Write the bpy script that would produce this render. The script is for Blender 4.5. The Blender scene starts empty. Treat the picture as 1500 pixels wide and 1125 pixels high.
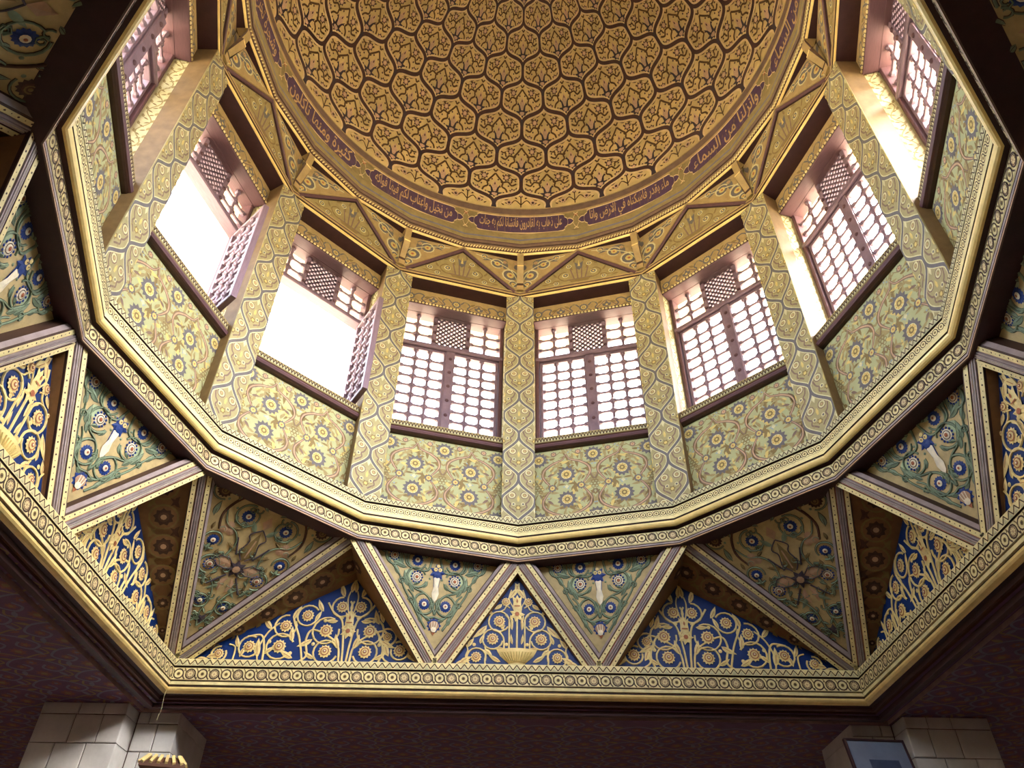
import bpy, math, random
import numpy as np
from mathutils import Matrix, Vector
random.seed(7)
S = bpy.context.scene
COL = S.collection
PI = math.pi
U = 3.5            # metres per drum radius
EYE = 1.6
sin, cos, rad = math.sin, math.cos, math.radians

# ------------------------------------------------------------------ camera
cam_d = bpy.data.cameras.new('camera')
cam = bpy.data.objects.new('camera', cam_d); COL.objects.link(cam)
cam_d.sensor_fit = 'HORIZONTAL'; cam_d.sensor_width = 36.0
cam_d.lens = 1125.1 * 36 / 1500
cam_d.clip_start = 0.05; cam_d.clip_end = 500
pit, yaw, rol = 0.71497, 0.00185, 0.0171
fw = Vector((sin(yaw) * cos(pit), cos(yaw) * cos(pit), sin(pit)))
rt = Vector((cos(yaw), -sin(yaw), 0)); up = rt.cross(fw)
rt2 = rt * cos(rol) + up * sin(rol); up2 = up * cos(rol) - rt * sin(rol)
mw = Matrix((rt2, up2, -fw)).transposed().to_4x4()
mw.translation = Vector((-0.0328 * U, -1.2572 * U, EYE))
cam.matrix_world = mw
S.camera = cam

# ------------------------------------------------------------------ world
W = bpy.data.worlds.new('sky'); S.world = W; W.use_nodes = True
nt = W.node_tree; nt.nodes.clear()
sky = nt.nodes.new('ShaderNodeTexSky'); sky.sky_type = 'NISHITA'; sky.sun_disc = False
sky.sun_elevation = rad(38); sky.sun_rotation = rad(125); sky.dust_density = 3.0; sky.ozone_density = 1.5
bg = nt.nodes.new('ShaderNodeBackground'); bg.inputs[1].default_value = 0.9
wo = nt.nodes.new('ShaderNodeOutputWorld')
hs = nt.nodes.new('ShaderNodeHueSaturation'); hs.inputs['Saturation'].default_value = .45
nt.links.new(sky.outputs[0], hs.inputs['Color']); nt.links.new(hs.outputs[0], bg.inputs[0]); nt.links.new(bg.outputs[0], wo.inputs[0])
sun_d = bpy.data.lights.new('sun', 'SUN'); sun_d.energy = 9.0; sun_d.angle = rad(0.6); sun_d.color = (1, .97, .91)
sun = bpy.data.objects.new('sun', sun_d); COL.objects.link(sun)
sun.rotation_euler = (rad(28), 0, rad(125))
S.view_settings.view_transform = 'Standard'; S.view_settings.look = 'None'
S.view_settings.gamma = 1.0; S.view_settings.use_curve_mapping = False
S.view_settings.exposure = 2.6
cy = S.cycles
cy.use_denoising = True; cy.max_bounces = 10; cy.diffuse_bounces = 7; cy.glossy_bounces = 3
cy.sample_clamp_indirect = 12.0; cy.caustics_reflective = False; cy.caustics_refractive = False
cy.blur_glossy = 1.0

# ------------------------------------------------------------------ helpers
def F(az, d, z, dt=0.0):
    """local frame on the drum: x = along the face, y = up, z = towards the axis"""
    a = rad(az)
    t = Vector((cos(a), -sin(a), 0)); n = Vector((sin(a), cos(a), 0))
    m = Matrix((t, Vector((0, 0, 1)), -n)).transposed().to_4x4()
    p = n * d * U + t * dt * U
    m.translation = Vector((p.x, p.y, EYE + z * U))
    return m

def O(name, mesh, m=None, parent=None, label=None, cat=None, group=None, kind=None):
    o = bpy.data.objects.new(name, mesh); COL.objects.link(o)
    if parent is not None: o.parent = parent
    if m is not None: o.matrix_local = m
    if label: o['label'] = label
    if cat: o['category'] = cat
    if group: o['group'] = group
    if kind: o['kind'] = kind
    return o

def srgb(h):
    r = []
    for c in h:
        c /= 255.0
        r.append(c / 12.92 if c <= .04045 else ((c + .055) / 1.055) ** 2.4)
    return r

MATS = {}
def mat(name, rgb, rough=.6, metal=0.0, var=.16, scale=9.0, grain=False, bump=0.0, spec=.35):
    if name in MATS: return MATS[name]
    m = bpy.data.materials.new(name); m.use_nodes = True
    n = m.node_tree; b = n.nodes['Principled BSDF']
    c = srgb(rgb)
    tc = n.nodes.new('ShaderNodeTexCoord'); no = n.nodes.new('ShaderNodeTexNoise')
    no.inputs['Scale'].default_value = scale; no.inputs['Detail'].default_value = 5
    no.inputs['Roughness'].default_value = .62
    if grain:
        mp = n.nodes.new('ShaderNodeMapping'); mp.inputs['Scale'].default_value = (1, 1, 14)
        n.links.new(tc.outputs['Object'], mp.inputs[0]); n.links.new(mp.outputs[0], no.inputs[0])
    else:
        n.links.new(tc.outputs['Object'], no.inputs[0])
    cr = n.nodes.new('ShaderNodeValToRGB')
    lo = [x * (1 - var * 1.2) for x in c]; hi = [min(1, x * (1 + var)) for x in c]
    cr.color_ramp.elements[0].position = .3; cr.color_ramp.elements[1].position = .7
    cr.color_ramp.elements[0].color = (*lo, 1); cr.color_ramp.elements[1].color = (*hi, 1)
    n.links.new(no.outputs[0], cr.inputs[0]); n.links.new(cr.outputs[0], b.inputs['Base Color'])
    b.inputs['Roughness'].default_value = rough; b.inputs['Metallic'].default_value = metal
    b.inputs['Specular IOR Level'].default_value = spec
    if bump:
        bp = n.nodes.new('ShaderNodeBump'); bp.inputs['Strength'].default_value = bump
        bp.inputs['Distance'].default_value = .02
        n.links.new(no.outputs[0], bp.inputs['Height']); n.links.new(bp.outputs[0], b.inputs['Normal'])
    MATS[name] = m
    return m

# palette ---------------------------------------------------------------
GOLD = mat('gilt_moulding', (238, 212, 140), .32, .10, .10)
GOLDP = mat('gold_paint', (166, 142, 96), .5, .0)
CREAM = mat('cream_gold', (228, 214, 158), .5)
DLINE = mat('dark_brown_line', (66, 44, 34), .6)
MAUVE = mat('mauve_wood', (92, 64, 70), .5, grain=True)
DWOOD = mat('dark_maroon_wood', (62, 36, 38), .55, grain=True)
BWOOD = mat('brown_wood', (96, 64, 48), .55, grain=True)
SHUT = mat('grey_mauve_shutter_wood', (122, 102, 116), .5, grain=True)
PGRN = mat('pale_green_cream', (164, 166, 124), .6, var=.08)
PTAN = mat('parapet_tan', (150, 134, 90), .6)
PYEL = mat('parapet_yellow', (200, 178, 108), .6)
BGRY = mat('blue_grey', (100, 95, 98), .6)
LMAU = mat('mauve_line', (120, 98, 86), .6)
PINK = mat('dusty_pink', (184, 150, 120), .6)
PALE = mat('pale_cream', (200, 194, 152), .6)
OLIV = mat('olive_tan', (126, 106, 64), .6)
PILG = mat('pilaster_tan', (156, 146, 106), .6, var=.08)
PBLU = mat('pale_blue_grey', (140, 156, 160), .6)
DFLD = mat('dome_gold_field', (216, 192, 134), .5, var=.2, scale=2.2)
DLIN = mat('dome_brown', (80, 54, 52), .55)
DPAL = mat('dome_pale_gold', (226, 202, 154), .5)
DOLV = mat('dome_olive', (92, 66, 38), .55)
DPNK = mat('dome_pink', (206, 172, 146), .55)
DBLU = mat('dome_slate', (66, 56, 66), .55)
PURP = mat('purple_script_ground', (84, 62, 92), .55)
LETT = mat('script_gold', (200, 168, 116), .5)
VTAN = mat('vine_panel_tan', (188, 168, 120), .6)
VGRN = mat('vine_green', (124, 142, 116), .55)
VPAL = mat('vine_pale_green', (168, 184, 146), .6)
VDRK = mat('vine_dark_outline', (74, 84, 70), .6)
BLUE = mat('deep_blue', (8, 44, 106), .5, var=.18, scale=6)
VBLU = mat('navy_petal', (28, 56, 124), .5)
WHIT = mat('ivory_white', (232, 222, 196), .5)
BGLD = mat('ivory_gold', (228, 206, 140), .45)
RUST = mat('rust', (166, 100, 66), .6)
SOFF = mat('brown_soffit', (126, 92, 60), .6)
SBRN = mat('soffit_brown', (86, 58, 44), .6)
GREYM = mat('grey_mauve_paint', (150, 136, 136), .5)
STONE = mat('limestone', (208, 206, 202), .8, var=.14, scale=3.0, bump=.2)
MORT = mat('mortar', (84, 66, 60), .9)
CEILB = mat('dark_ceiling_paint', (98, 66, 98), .6)
CEI1 = mat('ceiling_slate', (116, 116, 136), .6)
CEI2 = mat('ceiling_rust', (128, 80, 72), .6)
CEI3 = mat('ceiling_ochre', (136, 118, 82), .6)
OUTW = mat('sand_outer_wall', (212, 196, 162), .8, var=.1)
FLOORM = mat('warm_marble_floor', (190, 168, 150), .35, var=.2, scale=1.5)
WALLM = mat('dim_plaster', (170, 146, 140), .8)
GLASS = mat('blue_grey_glass', (128, 140, 164), .12, var=.2, scale=1.5, spec=.6)

class MB:
    """mesh builder in local drum units (scaled by U on build)"""
    def __init__(s): s.v = []; s.f = []; s.m = []; s.ml = []
    def mi(s, m):
        if m not in s.ml: s.ml.append(m)
        return s.ml.index(m)
    def face(s, pts, m):
        k = len(s.v); s.v += [tuple(p) for p in pts]; s.f.append(list(range(k, k + len(pts)))); s.m.append(s.mi(m))
    def grid(s, rows, mats, closed=False):
        """rows: list of point rows; mats: one per strip between rows"""
        k = len(s.v); n = len(rows[0])
        for r in rows: s.v += [tuple(p) for p in r]
        for i in range(len(rows) - 1):
            mm = s.mi(mats[i] if isinstance(mats, (list, tuple)) else mats)
            for j in range(n if closed else n - 1):
                j2 = (j + 1) % n
                s.f.append([k + i * n + j, k + i * n + j2, k + (i + 1) * n + j2, k + (i + 1) * n + j]); s.m.append(mm)
    def box(s, x0, x1, y0, y1, z0, z1, m, bev=0.0):
        if bev:
            b = bev
            r = lambda z, e: [(x0 + e, y0 + e, z), (x1 - e, y0 + e, z), (x1 - e, y1 - e, z), (x0 + e, y1 - e, z)]
            rows = [r(z0, 0), r(z1 - b, 0), r(z1, b)]
            s.grid(rows, m, True); s.face(r(z1, b), m); s.face(r(z0, 0)[::-1], m); return
        p = [(x, y, z) for z in (z0, z1) for y in (y0, y1) for x in (x0, x1)]
        for q in ((0, 2, 3, 1), (4, 5, 7, 6), (0, 1, 5, 4), (2, 6, 7, 3), (0, 4, 6, 2), (1, 3, 7, 5)):
            s.face([p[i] for i in q], m)
    def tube(s, path, r, m, n=6):
        rows = []
        for i, p in enumerate(path):
            p = Vector(p); a = Vector(path[max(0, i - 1)]); b = Vector(path[min(len(path) - 1, i + 1)])
            d = (b - a).normalized(); q = d.orthogonal().normalized(); w = d.cross(q)
            rr = r[i] if isinstance(r, (list, tuple)) else r
            rows.append([p + q * rr * cos(2 * PI * j / n) + w * rr * sin(2 * PI * j / n) for j in range(n)])
        s.grid(rows, m, True); s.face(rows[0][::-1], m); s.face(rows[-1], m)
    def mesh(s, name, scale=None, smooth=False, fn=None):
        me = bpy.data.meshes.new(name)
        k = U if scale is None else scale
        vv = [fn(*p) for p in s.v] if fn else [(x * k, y * k, z * k) for x, y, z in s.v]
        me.from_pydata(vv, [], s.f)
        for m in s.ml: me.materials.append(m)
        me.polygons.foreach_set('material_index', s.m)
        if smooth: me.polygons.foreach_set('use_smooth', [True] * len(s.f))
        me.update()
        return me

EPS = .0009   # metres between paint layers
class Orn(MB):
    """flat or raised ornament drawn in a 2-D pattern space; z holds height in metres"""
    def __init__(s): super().__init__(); s.set()
    def set(s, ox=0, oy=0, sc=1, rot=0, mx=1):
        s.T = (ox, oy, sc, cos(rot), sin(rot), mx); return s
    def p(s, x, y, h):
        ox, oy, sc, c, n, mx = s.T
        x *= sc; y *= sc
        return (ox + mx * (c * x - n * y), oy + n * x + c * y, h)
    def fan(s, pts, m, h, dome=0.0, ctr=None):
        if ctr is None: ctr = (sum(q[0] for q in pts) / len(pts), sum(q[1] for q in pts) / len(pts))
        k = len(s.v); s.v.append(s.p(*ctr, h + dome)); s.v += [s.p(x, y, h) for x, y in pts]
        n = len(pts); mm = s.mi(m)
        for i in range(n): s.f.append([k, k + 1 + i, k + 1 + (i + 1) % n]); s.m.append(mm)
    def disc(s, x, y, r, m, h, n=10, dome=0.0, ry=None):
        ry = r if ry is None else ry
        s.fan([(x + r * cos(2 * PI * i / n), y + ry * sin(2 * PI * i / n)) for i in range(n)], m, h, dome, (x, y))
    def star(s, x, y, r0, r1, n, m, h, dome=0.0, ph=0.0):
        s.fan([(x + (r1 if i % 2 else r0) * cos(PI * i / n + ph), y + (r1 if i % 2 else r0) * sin(PI * i / n + ph)) for i in range(2 * n)], m, h, dome, (x, y))
    def ring(s, x, y, r, w, m, h, n=16, rnd=0.0):
        s.stroke([(x + r * cos(2 * PI * i / n), y + r * sin(2 * PI * i / n)) for i in range(n)], w, m, h, True, rnd)
    def stroke(s, pts, w, m, h, closed=False, rnd=0.0):
        n = len(pts); L = []
        for i, q in enumerate(pts):
            a = pts[i - 1] if (i or closed) else q; b = pts[(i + 1) % n] if (i < n - 1 or closed) else q
            dx, dy = b[0] - a[0], b[1] - a[1]; l = math.hypot(dx, dy) or 1
            ww = (w[i] if isinstance(w, (list, tuple)) else w) / 2
            nx, ny = -dy / l * ww, dx / l * ww
            L.append((q, nx, ny))
        prof = [(-1, 0), (-.55, rnd), (.55, rnd), (1, 0)] if rnd else [(-1, 0), (1, 0)]
        rows = [[s.p(q[0] + nx * f, q[1] + ny * f, h + g) for (q, nx, ny) in L] for f, g in prof]
        s.grid(rows, m, closed)
    def leaf(s, x, y, ang, L, wd, m, h, curl=0.3, dome=0.0):
        a = rad(ang); pts = []; n = 5
        def P(t, o):
            b = a + curl * (t - .5)
            px = x + L * t * cos(a) - curl * L * t * t * .5 * sin(a); py = y + L * t * sin(a) + curl * L * t * t * .5 * cos(a)
            return (px - o * sin(b), py + o * cos(b))
        up_ = [P(i / n, wd * .5 * sin(PI * (i / n) ** .8)) for i in range(n + 1)]
        dn_ = [P(i / n, -wd * .5 * sin(PI * (i / n) ** .8)) for i in range(n - 1, 0, -1)]
        s.fan(up_ + dn_, m, h, dome)
    def clip(s, planes):
        """keep a*x+b*y<=c for each plane (convex faces only)"""
        nv = []; nf = []; nm = []
        for f, mm in zip(s.f, s.m):
            poly = [s.v[i] for i in f]
            for a, b, c in planes:
                out = []
                for i, q in enumerate(poly):
                    r = poly[i - 1]; dq = a * q[0] + b * q[1] - c; dr = a * r[0] + b * r[1] - c
                    if (dq <= 0) != (dr <= 0):
                        t = dr / (dr - dq); out.append(tuple(r[j] + t * (q[j] - r[j]) for j in range(3)))
                    if dq <= 0: out.append(q)
                poly = out
                if len(poly) < 3: break
            if len(poly) >= 3:
                k = len(nv); nv += poly; nf.append(list(range(k, k + len(poly)))); nm.append(mm)
        s.v, s.f, s.m = nv, nf, nm
        return s
    def flat(s, name, ox=0, oy=0, k=1.0):
        return s.mesh(name, fn=lambda x, y, h: ((x * k + ox) * U, (y * k + oy) * U, h))

def crom(pts, n=5, closed=False):
    out = []; N = len(pts)
    for i in range(N if closed else N - 1):
        g = lambda j: pts[j % N] if closed else pts[min(max(j, 0), N - 1)]
        p0, p1, p2, p3 = g(i - 1), g(i), g(i + 1), g(i + 2)
        for k in range(n):
            t = k / n
            out.append(tuple(.5 * (2 * p1[j] + (p2[j] - p0[j]) * t + (2 * p0[j] - 5 * p1[j] + 4 * p2[j] - p3[j]) * t * t + (3 * p1[j] - p0[j] - 3 * p2[j] + p3[j]) * t ** 3) for j in (0, 1)))
    if not closed: out.append(pts[-1])
    return out
def arc(cx, cy, r, a0, a1, n=10, r1=None):
    r1 = r if r1 is None else r1
    return [(cx + (r + (r1 - r) * i / n) * cos(rad(a0 + (a1 - a0) * i / n)), cy + (r + (r1 - r) * i / n) * sin(rad(a0 + (a1 - a0) * i / n))) for i in range(n + 1)]

def sweep(prof, n, mats, phase=0.0, smooth_scale=1.0):
    """ring(s) round the axis: prof = [(R, z)], n corners"""
    b = MB(); rows = []
    for R, z in prof:
        rows.append([(R * sin(rad(phase) + 2 * PI * k / n), R * cos(rad(phase) + 2 * PI * k / n), z) for k in range(n)])
    b.grid(rows, mats, True)
    return b
def ring_mesh(name, prof, n, mats, phase=0.0):
    b = sweep(prof, n, mats, phase)
    return b.mesh(name, fn=lambda x, y, z: (x * U, y * U, EYE + z * U))

# ================================================================== SETTING
# floor -----------------------------------------------------------------
b = MB(); b.box(-16, 16, -20, 16, -.3, 0, FLOORM)
O('floor', b.mesh('floor', 1.0), kind='structure', label='warm marble floor of the hall below the dome')
# outside ground so the lower half of the sky is closed
# lower ceiling ring round the square opening
CZ = .752
b = MB()
o_, i_ = 2.7, 1.045
for q in ([(-o_, i_), (o_, i_), (o_, o_), (-o_, o_)], [(-o_, -o_), (o_, -o_), (o_, -i_), (-o_, -i_)],
          [(-o_, -i_), (-i_, -i_), (-i_, i_), (-o_, i_)], [(i_, -i_), (o_, -i_), (o_, i_), (i_, i_)]):
    for z in (CZ, CZ + .12): b.face([(x, y, z) for x, y in q], CEILB)
CEIL = O('ceiling', b.mesh('ceiling', fn=lambda x, y, z: (x * U, y * U, EYE + z * U)), kind='structure', label='dark painted ceiling around the square opening')
def ceil_tile():
    o = Orn()
    for s in (1, -1):
        o.set(mx=s)
        o.stroke(crom([(0, .0), (.3, .12), (.5, .4), (.28, .6), (.1, .46), (.2, .3)]), .045, CEI1, EPS)
        o.stroke(crom([(.0, 1), (.25, .85), (.5, .75), (.44, .56)]), .04, CEI3, EPS)
        o.leaf(.28, .12, -30, .25, .1, CEI3, EPS); o.leaf(.3, .62, 60, .25, .1, CEI1, EPS)
        o.star(.26, .42, .11, .07, 7, CEI2, 2 * EPS); o.disc(.26, .42, .035, CEI3, 3 * EPS, 6)
        o.leaf(.42, .86, 150, .2, .08, CEI2, EPS)
    o.set()
    o.star(0, .2, .12, .075, 7, CEI2, 2 * EPS); o.disc(0, .2, .04, CEI1, 3 * EPS, 6); o.star(0, .72, .16, .1, 8, CEI2, 2 * EPS); o.disc(0, .72, .06, CEI3, 3 * EPS, 7)
    return o
ct = ceil_tile(); TS = .15
def ceil_field(x0, x1, y0, y1):
    big = Orn()
    nx = int(round((x1 - x0) / TS)); ny = int(round((y1 - y0) / TS))
    big.ml = ct.ml; k = len(ct.v)
    for i in range(nx):
        for j in range(ny):
            off = len(big.v); ox = x0 + (i + .5) * TS; oy = y0 + (j + (.5 if i % 2 else 0)) * TS
            if oy + TS > y1: continue
            big.v += [(ox + x * TS, oy + y * TS, h) for x, y, h in ct.v]
            big.f += [[off + q for q in f] for f in ct.f]; big.m += ct.m
    return big.mesh('ceiling_scrolls', fn=lambda x, y, h: (x * U, y * U, EYE + CZ * U - h))
O('painted_scrolls', ceil_field(-1.05, 1.05, 1.12, 2.3), parent=CEIL, kind='stuff')
O('painted_scrolls', ceil_field(-2.1, -1.12, -1.0, 2.3), parent=CEIL, kind='stuff')
O('painted_scrolls', ceil_field(1.12, 2.1, -1.0, 2.3), parent=CEIL, kind='stuff')
# border strips next to the cornice
b = MB()
for k in range(4):
    a = k * PI / 2
    for j in range(-66, 66):
        x = j * .0162
        pts = [(x, 1.072), (x + .008, 1.084), (x + .0162, 1.072), (x + .008, 1.064)]
        b.face([(p[0] * cos(a) - p[1] * sin(a), p[0] * sin(a) + p[1] * cos(a), CZ - .0004) for p in pts], CEI3)
O('border_strip', b.mesh('ceiling_border', fn=lambda x, y, z: (x * U, y * U, EYE + z * U)), parent=CEIL, kind='stuff')
# lower walls; unseen openings behind and beside the viewer, added to light the piers
for nm, az, op in (('wall_front', 0, ()), ('wall_back', 180, (-1.0, 1.0)), ('wall_left', -90, (1.4,)), ('wall_right', 90, (-1.4,))):
    b = MB(); zb, zt = -EYE / U, CZ + .1; z0, z1 = -.30, .5; hw = .6
    xs = [-2.8] + [v for c in sorted(op) for v in (c - hw, c + hw)] + [2.8]
    for i in range(0, len(xs), 2): b.box(xs[i], xs[i + 1], zb, zt, -.05, .05, WALLM)
    for c in op: b.box(c - hw, c + hw, zb, z0, -.05, .05, WALLM); b.box(c - hw, c + hw, z1, zt, -.05, .05, WALLM)
    O(nm, b.mesh(nm), F(az, 2.75, 0), kind='structure', label='dim lower wall of the hall')
    for c in op:
        ld = bpy.data.lights.new('hall_portal', 'AREA'); ld.shape = 'RECTANGLE'; ld.size = 2 * hw * U; ld.size_y = (z1 - z0) * U; ld.cycles.is_portal = True
        lo = bpy.data.objects.new('hall_portal', ld); COL.objects.link(lo); lo.matrix_world = F(az, 2.82, (z0 + z1) / 2, c) @ Matrix.Rotation(PI, 4, 'Y')
COURT = mat('courtyard_paving', (190, 176, 156), .8)
b = sweep([(4.0, -EYE / U - .02), (60, -EYE / U - .02)], 4, COURT, 45)
O('floor_courtyard', b.mesh('courtyard', fn=lambda x, y, z: (x * U, y * U, EYE + z * U)), kind='structure', label='sunlit courtyard paving outside the hall')

# square cornice --------------------------------------------------------
prof = [(1.075, .740), (1.058, .740), (1.056, .752), (1.045, .758), (1.036, .757), (1.034, .766), (1.022, .768), (1.017, .770), (1.0115, .7735), (1.008, .778), (1.0075, .783),
        (1.0115, .785), (1.0115, .7885), (1.007, .790), (1.0065, .7985), (1.0095, .800), (1.0095, .801), (1.006, .802), (1.006, .8385),
        (1.018, .8395), (1.018, .8435), (1.008, .845), (1.009, .866), (1.075, .868)]
mats = [DWOOD, DWOOD, BWOOD, BWOOD, DWOOD, DWOOD, GOLD, GOLD, GOLD, GOLD, DLINE, DLINE, CREAM, CREAM, DLINE, DLINE, CREAM, CREAM, DLINE, DLINE, DLINE, CREAM, CREAM]
r2 = math.sqrt(2)
TR1 = O('trim_1', ring_mesh('square_cornice', [(a * r2, z) for a, z in prof], 4, mats, 45), kind='structure', label='gilded square cornice with scroll band and roll moulding')

def scroll_band(L, H, pitch, big=True):
    """running vine of roundels, origin bottom-left, flat"""
    o = Orn(); n = max(1, int(round(L / pitch))); pt = L / n
    for i in range(n):
        x = (i + .5) * pt; y = H * .5; r = min(pt, H) * .43
        ring_n = 12 if big else 9
        o.ring(x, y, r * .92, r * .26, DLINE, EPS, ring_n)
        # tail to the next roundel
        o.stroke(crom([(x + r * .9, y + r * .2), (x + r * 1.0, y - r * .55), (x + pt * .5 + r * .25, y - r * 1.05)], 3), r * .24, DLINE, EPS)
        o.stroke(crom([(x - r * .9, y - r * .1), (x - r * 1.0, y + r * .6), (x - pt * .5 - r * .2, y + r * 1.1)], 3), r * .2, OLIV, EPS)
        if big and i % 2:
            o.disc(x, y, r * .66, PINK, EPS, 10); 
            for k in range(8):
                a = k * PI / 4; o.leaf(x + r * .14 * cos(a), y + r * .14 * sin(a), k * 45, r * .5, r * .22, CREAM, 2 * EPS, 0)
            o.ring(x, y, r * .68, r * .1, DLINE, 3 * EPS, 10)
        elif big:
            o.disc(x, y, r * .36, OLIV, EPS, 8); o.disc(x, y, r * .17, DLINE, 2 * EPS, 6)
            o.leaf(x + pt * .42, y + r * .5, 60, r * .5, r * .2, DLINE, EPS); o.disc(x - pt * .42, y - r * .75, r * .14, DLINE, EPS, 6)
        else:
            o.disc(x, y, r * .4, OLIV, EPS, 6)
    o.stroke([(0, H * .02), (L, H * .02)], H * .03, DLINE, EPS); o.stroke([(0, H * .98), (L, H * .98)], H * .03, OLIV, EPS)
    return o
def zigzag(L, H, pitch):
    o = Orn(); n = int(round(L / pitch)); pt = L / n
    pts = [(i * pt / 2, H * (.15 if i % 2 == 0 else .85)) for i in range(2 * n + 1)]
    for a, c in zip(pts[:-1], pts[1:]): o.stroke([a, c], H * .13, DLINE, EPS)
    for i in range(n):
        o.fan([(i * pt + pt * .14, H * .05), (i * pt + pt * .86, H * .05), (i * pt + pt * .5, H * .62)], PALE, EPS * 1.2, .004)
    return o
sb = scroll_band(2.012, .0365, .0349).flat('scroll_band_square', -1.006)
zz = zigzag(2.016, .021, .0222).flat('zigzag_square', -1.008)
for k in range(4):
    O('scroll_band', sb, F(90 * k, 1.006, .802), TR1)
    O('zigzag_strip', zz, F(90 * k, 1.008, .845), TR1)

# drum ring cornice -------------------------------------------------------
prof = [(1.12, 1.196), (1.0035, 1.1965), (1.0005, 1.1975), (1.0000, 1.2005), (1.0035, 1.2015), (1.0035, 1.2028), (1.0005, 1.2035), (1.0000, 1.2085), (1.0025, 1.2095), (1.0025, 1.2105), (1.0, 1.2115), (1.002, 1.2495),
        (1.012, 1.2505), (1.012, 1.2555), (.992, 1.2575), (.987, 1.2585), (.983, 1.262), (.9805, 1.267), (.9795, 1.272), (.984, 1.2735), (.984, 1.2775), (.9805, 1.279), (.981, 1.2905), (.983, 1.2915),
        (.983, 1.3175), (.993, 1.3185), (.993, 1.3255), (.986, 1.3265), (.988, 1.345), (1.09, 1.347)]
mats = [DWOOD, LMAU, PINK, DWOOD, DWOOD, DWOOD, GREYM, DLINE, DLINE, DLINE, CREAM, DWOOD, DWOOD, DWOOD, GOLD, GOLD, GOLD, GOLD, DLINE, DLINE, DLINE, CREAM, CREAM, CREAM, DLINE, DLINE, DLINE, PALE, CREAM]  # recess between scroll band and roll coloured dark to stand for shade
TR2 = O('trim_2', ring_mesh('drum_cornice', prof, 12, mats), kind='structure', label='twelve-sided gilded cornice below the floral parapet panels')
c15 = cos(rad(15)); t15 = math.tan(rad(15))
def face_L(R): return 2 * R * sin(rad(15))
L = face_L(1.0); sb = scroll_band(L, .036, .0322).flat('scroll_band_ring', -L / 2)
L2 = face_L(.983); sb2 = scroll_band(L2, .026, .0215, False).flat('small_scroll_band', -L2 / 2)
L3 = face_L(.986); zz = zigzag(L3, .0185, .0150).flat('zigzag_ring', -L3 / 2)
for k in range(12):
    az = 15 + 30 * k
    O('scroll_band', sb, F(az, 1.0 * c15, 1.2135), TR2)
    O('small_scroll_band', sb2, F(az, .983 * c15, 1.2915), TR2)
    O('zigzag_strip', zz, F(az, .986 * c15, 1.3265), TR2)

# upper ring cornice ------------------------------------------------------
prof = [(1.16, 2.474), (1.032, 2.474), (1.028, 2.4745), (1.0265, 2.480), (1.0275, 2.486), (1.032, 2.487), (1.032, 2.492), (1.026, 2.493), (1.0255, 2.503), (1.031, 2.504), (1.031, 2.509), (1.027, 2.510), (1.0275, 2.518), (1.032, 2.519), (1.045, 2.521)]
mats = [DWOOD, GOLD, GOLD, GOLD, DLINE, MAUVE, DLINE, GOLDP, DLINE, MAUVE, MAUVE, GOLDP, MAUVE, MAUVE]  # first strip, the soffit, takes a dark wood colour for its shadow
TR3 = O('trim_3', ring_mesh('upper_cornice', prof, 12, mats), kind='structure', label='gilded upper cornice running above the windows')
# rope moulding ring under the dome (24 sides) ---------------------------
prof = [(1.06, 2.733), (1.002, 2.734), (.9975, 2.735), (.9945, 2.739), (.9945, 2.742), (.992, 2.744), (.992, 2.760), (.987, 2.762), (.987, 2.770), (.983, 2.772), (.984, 2.790), (.988, 2.792), (.988, 2.802), (.986, 2.804), (.988, 2.824), (.992, 2.826), (.992, 2.84), (.994, 2.842), (.998, 2.885), (1.02, 2.89)]
mats = [DWOOD, GOLD, GOLD, GOLD, DLINE, BWOOD, GOLDP, LMAU, DLINE, LMAU, MAUVE, MAUVE, PTAN, PTAN, CEI1, CEI1, LMAU, PTAN, PTAN]
TR4 = O('trim_4', ring_mesh('rope_cornice', prof, 24, mats), kind='structure', label='gilded rope moulding ring at the foot of the dome')
o = Orn(); L = 2 * .992 * sin(rad(7.5)); n = 20
for i in range(n):
    x = (i + .5) * L / n
    o.stroke([(x - .0045, .0012), (x - .001, .006), (x + .001, .010), (x + .0045, .0148)], .0062, CREAM, .001, False, .012)
rp = o.flat('rope', -L / 2)
for k in range(24): O('rope', rp, F(7.5 + 15 * k, .992 * cos(rad(7.5)), 2.744), TR4)

# script band + rim --------------------------------------------------------
def cyl_ring(name, prof, mats, n=144): return ring_mesh(name, prof, n, mats)
BAND = O('inscription_band', cyl_ring('inscription_band', [(1.03, 2.885), (1.004, 2.886), (1.003, 2.896), (1.006, 2.898), (1.011, 3.040), (1.008, 3.042)], [LMAU, LMAU, GOLDP, PTAN, GOLDP]),
         label='painted inscription band with purple cartouches around the dome base', cat='inscription')
RIM = cyl_ring('dome_rim', [(1.008, 3.042), (1.006, 3.046), (1.009, 3.050), (1.010, 3.095), (1.008, 3.098), (1.012, 3.104), (1.03, 3.118)], [GOLDP, GOLDP, LMAU, GOLDP, DLIN, DLIN])
def bandmap(az0):
    def f(x, y, h):   # x degrees, y 0..1 up the band
        a = rad(az0 + x); R = 1.006 + .005 * y - h / U - .0016; z = 2.898 + .142 * y
        return (R * sin(a) * U, R * cos(a) * U, EYE + z * U)
    return f
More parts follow.
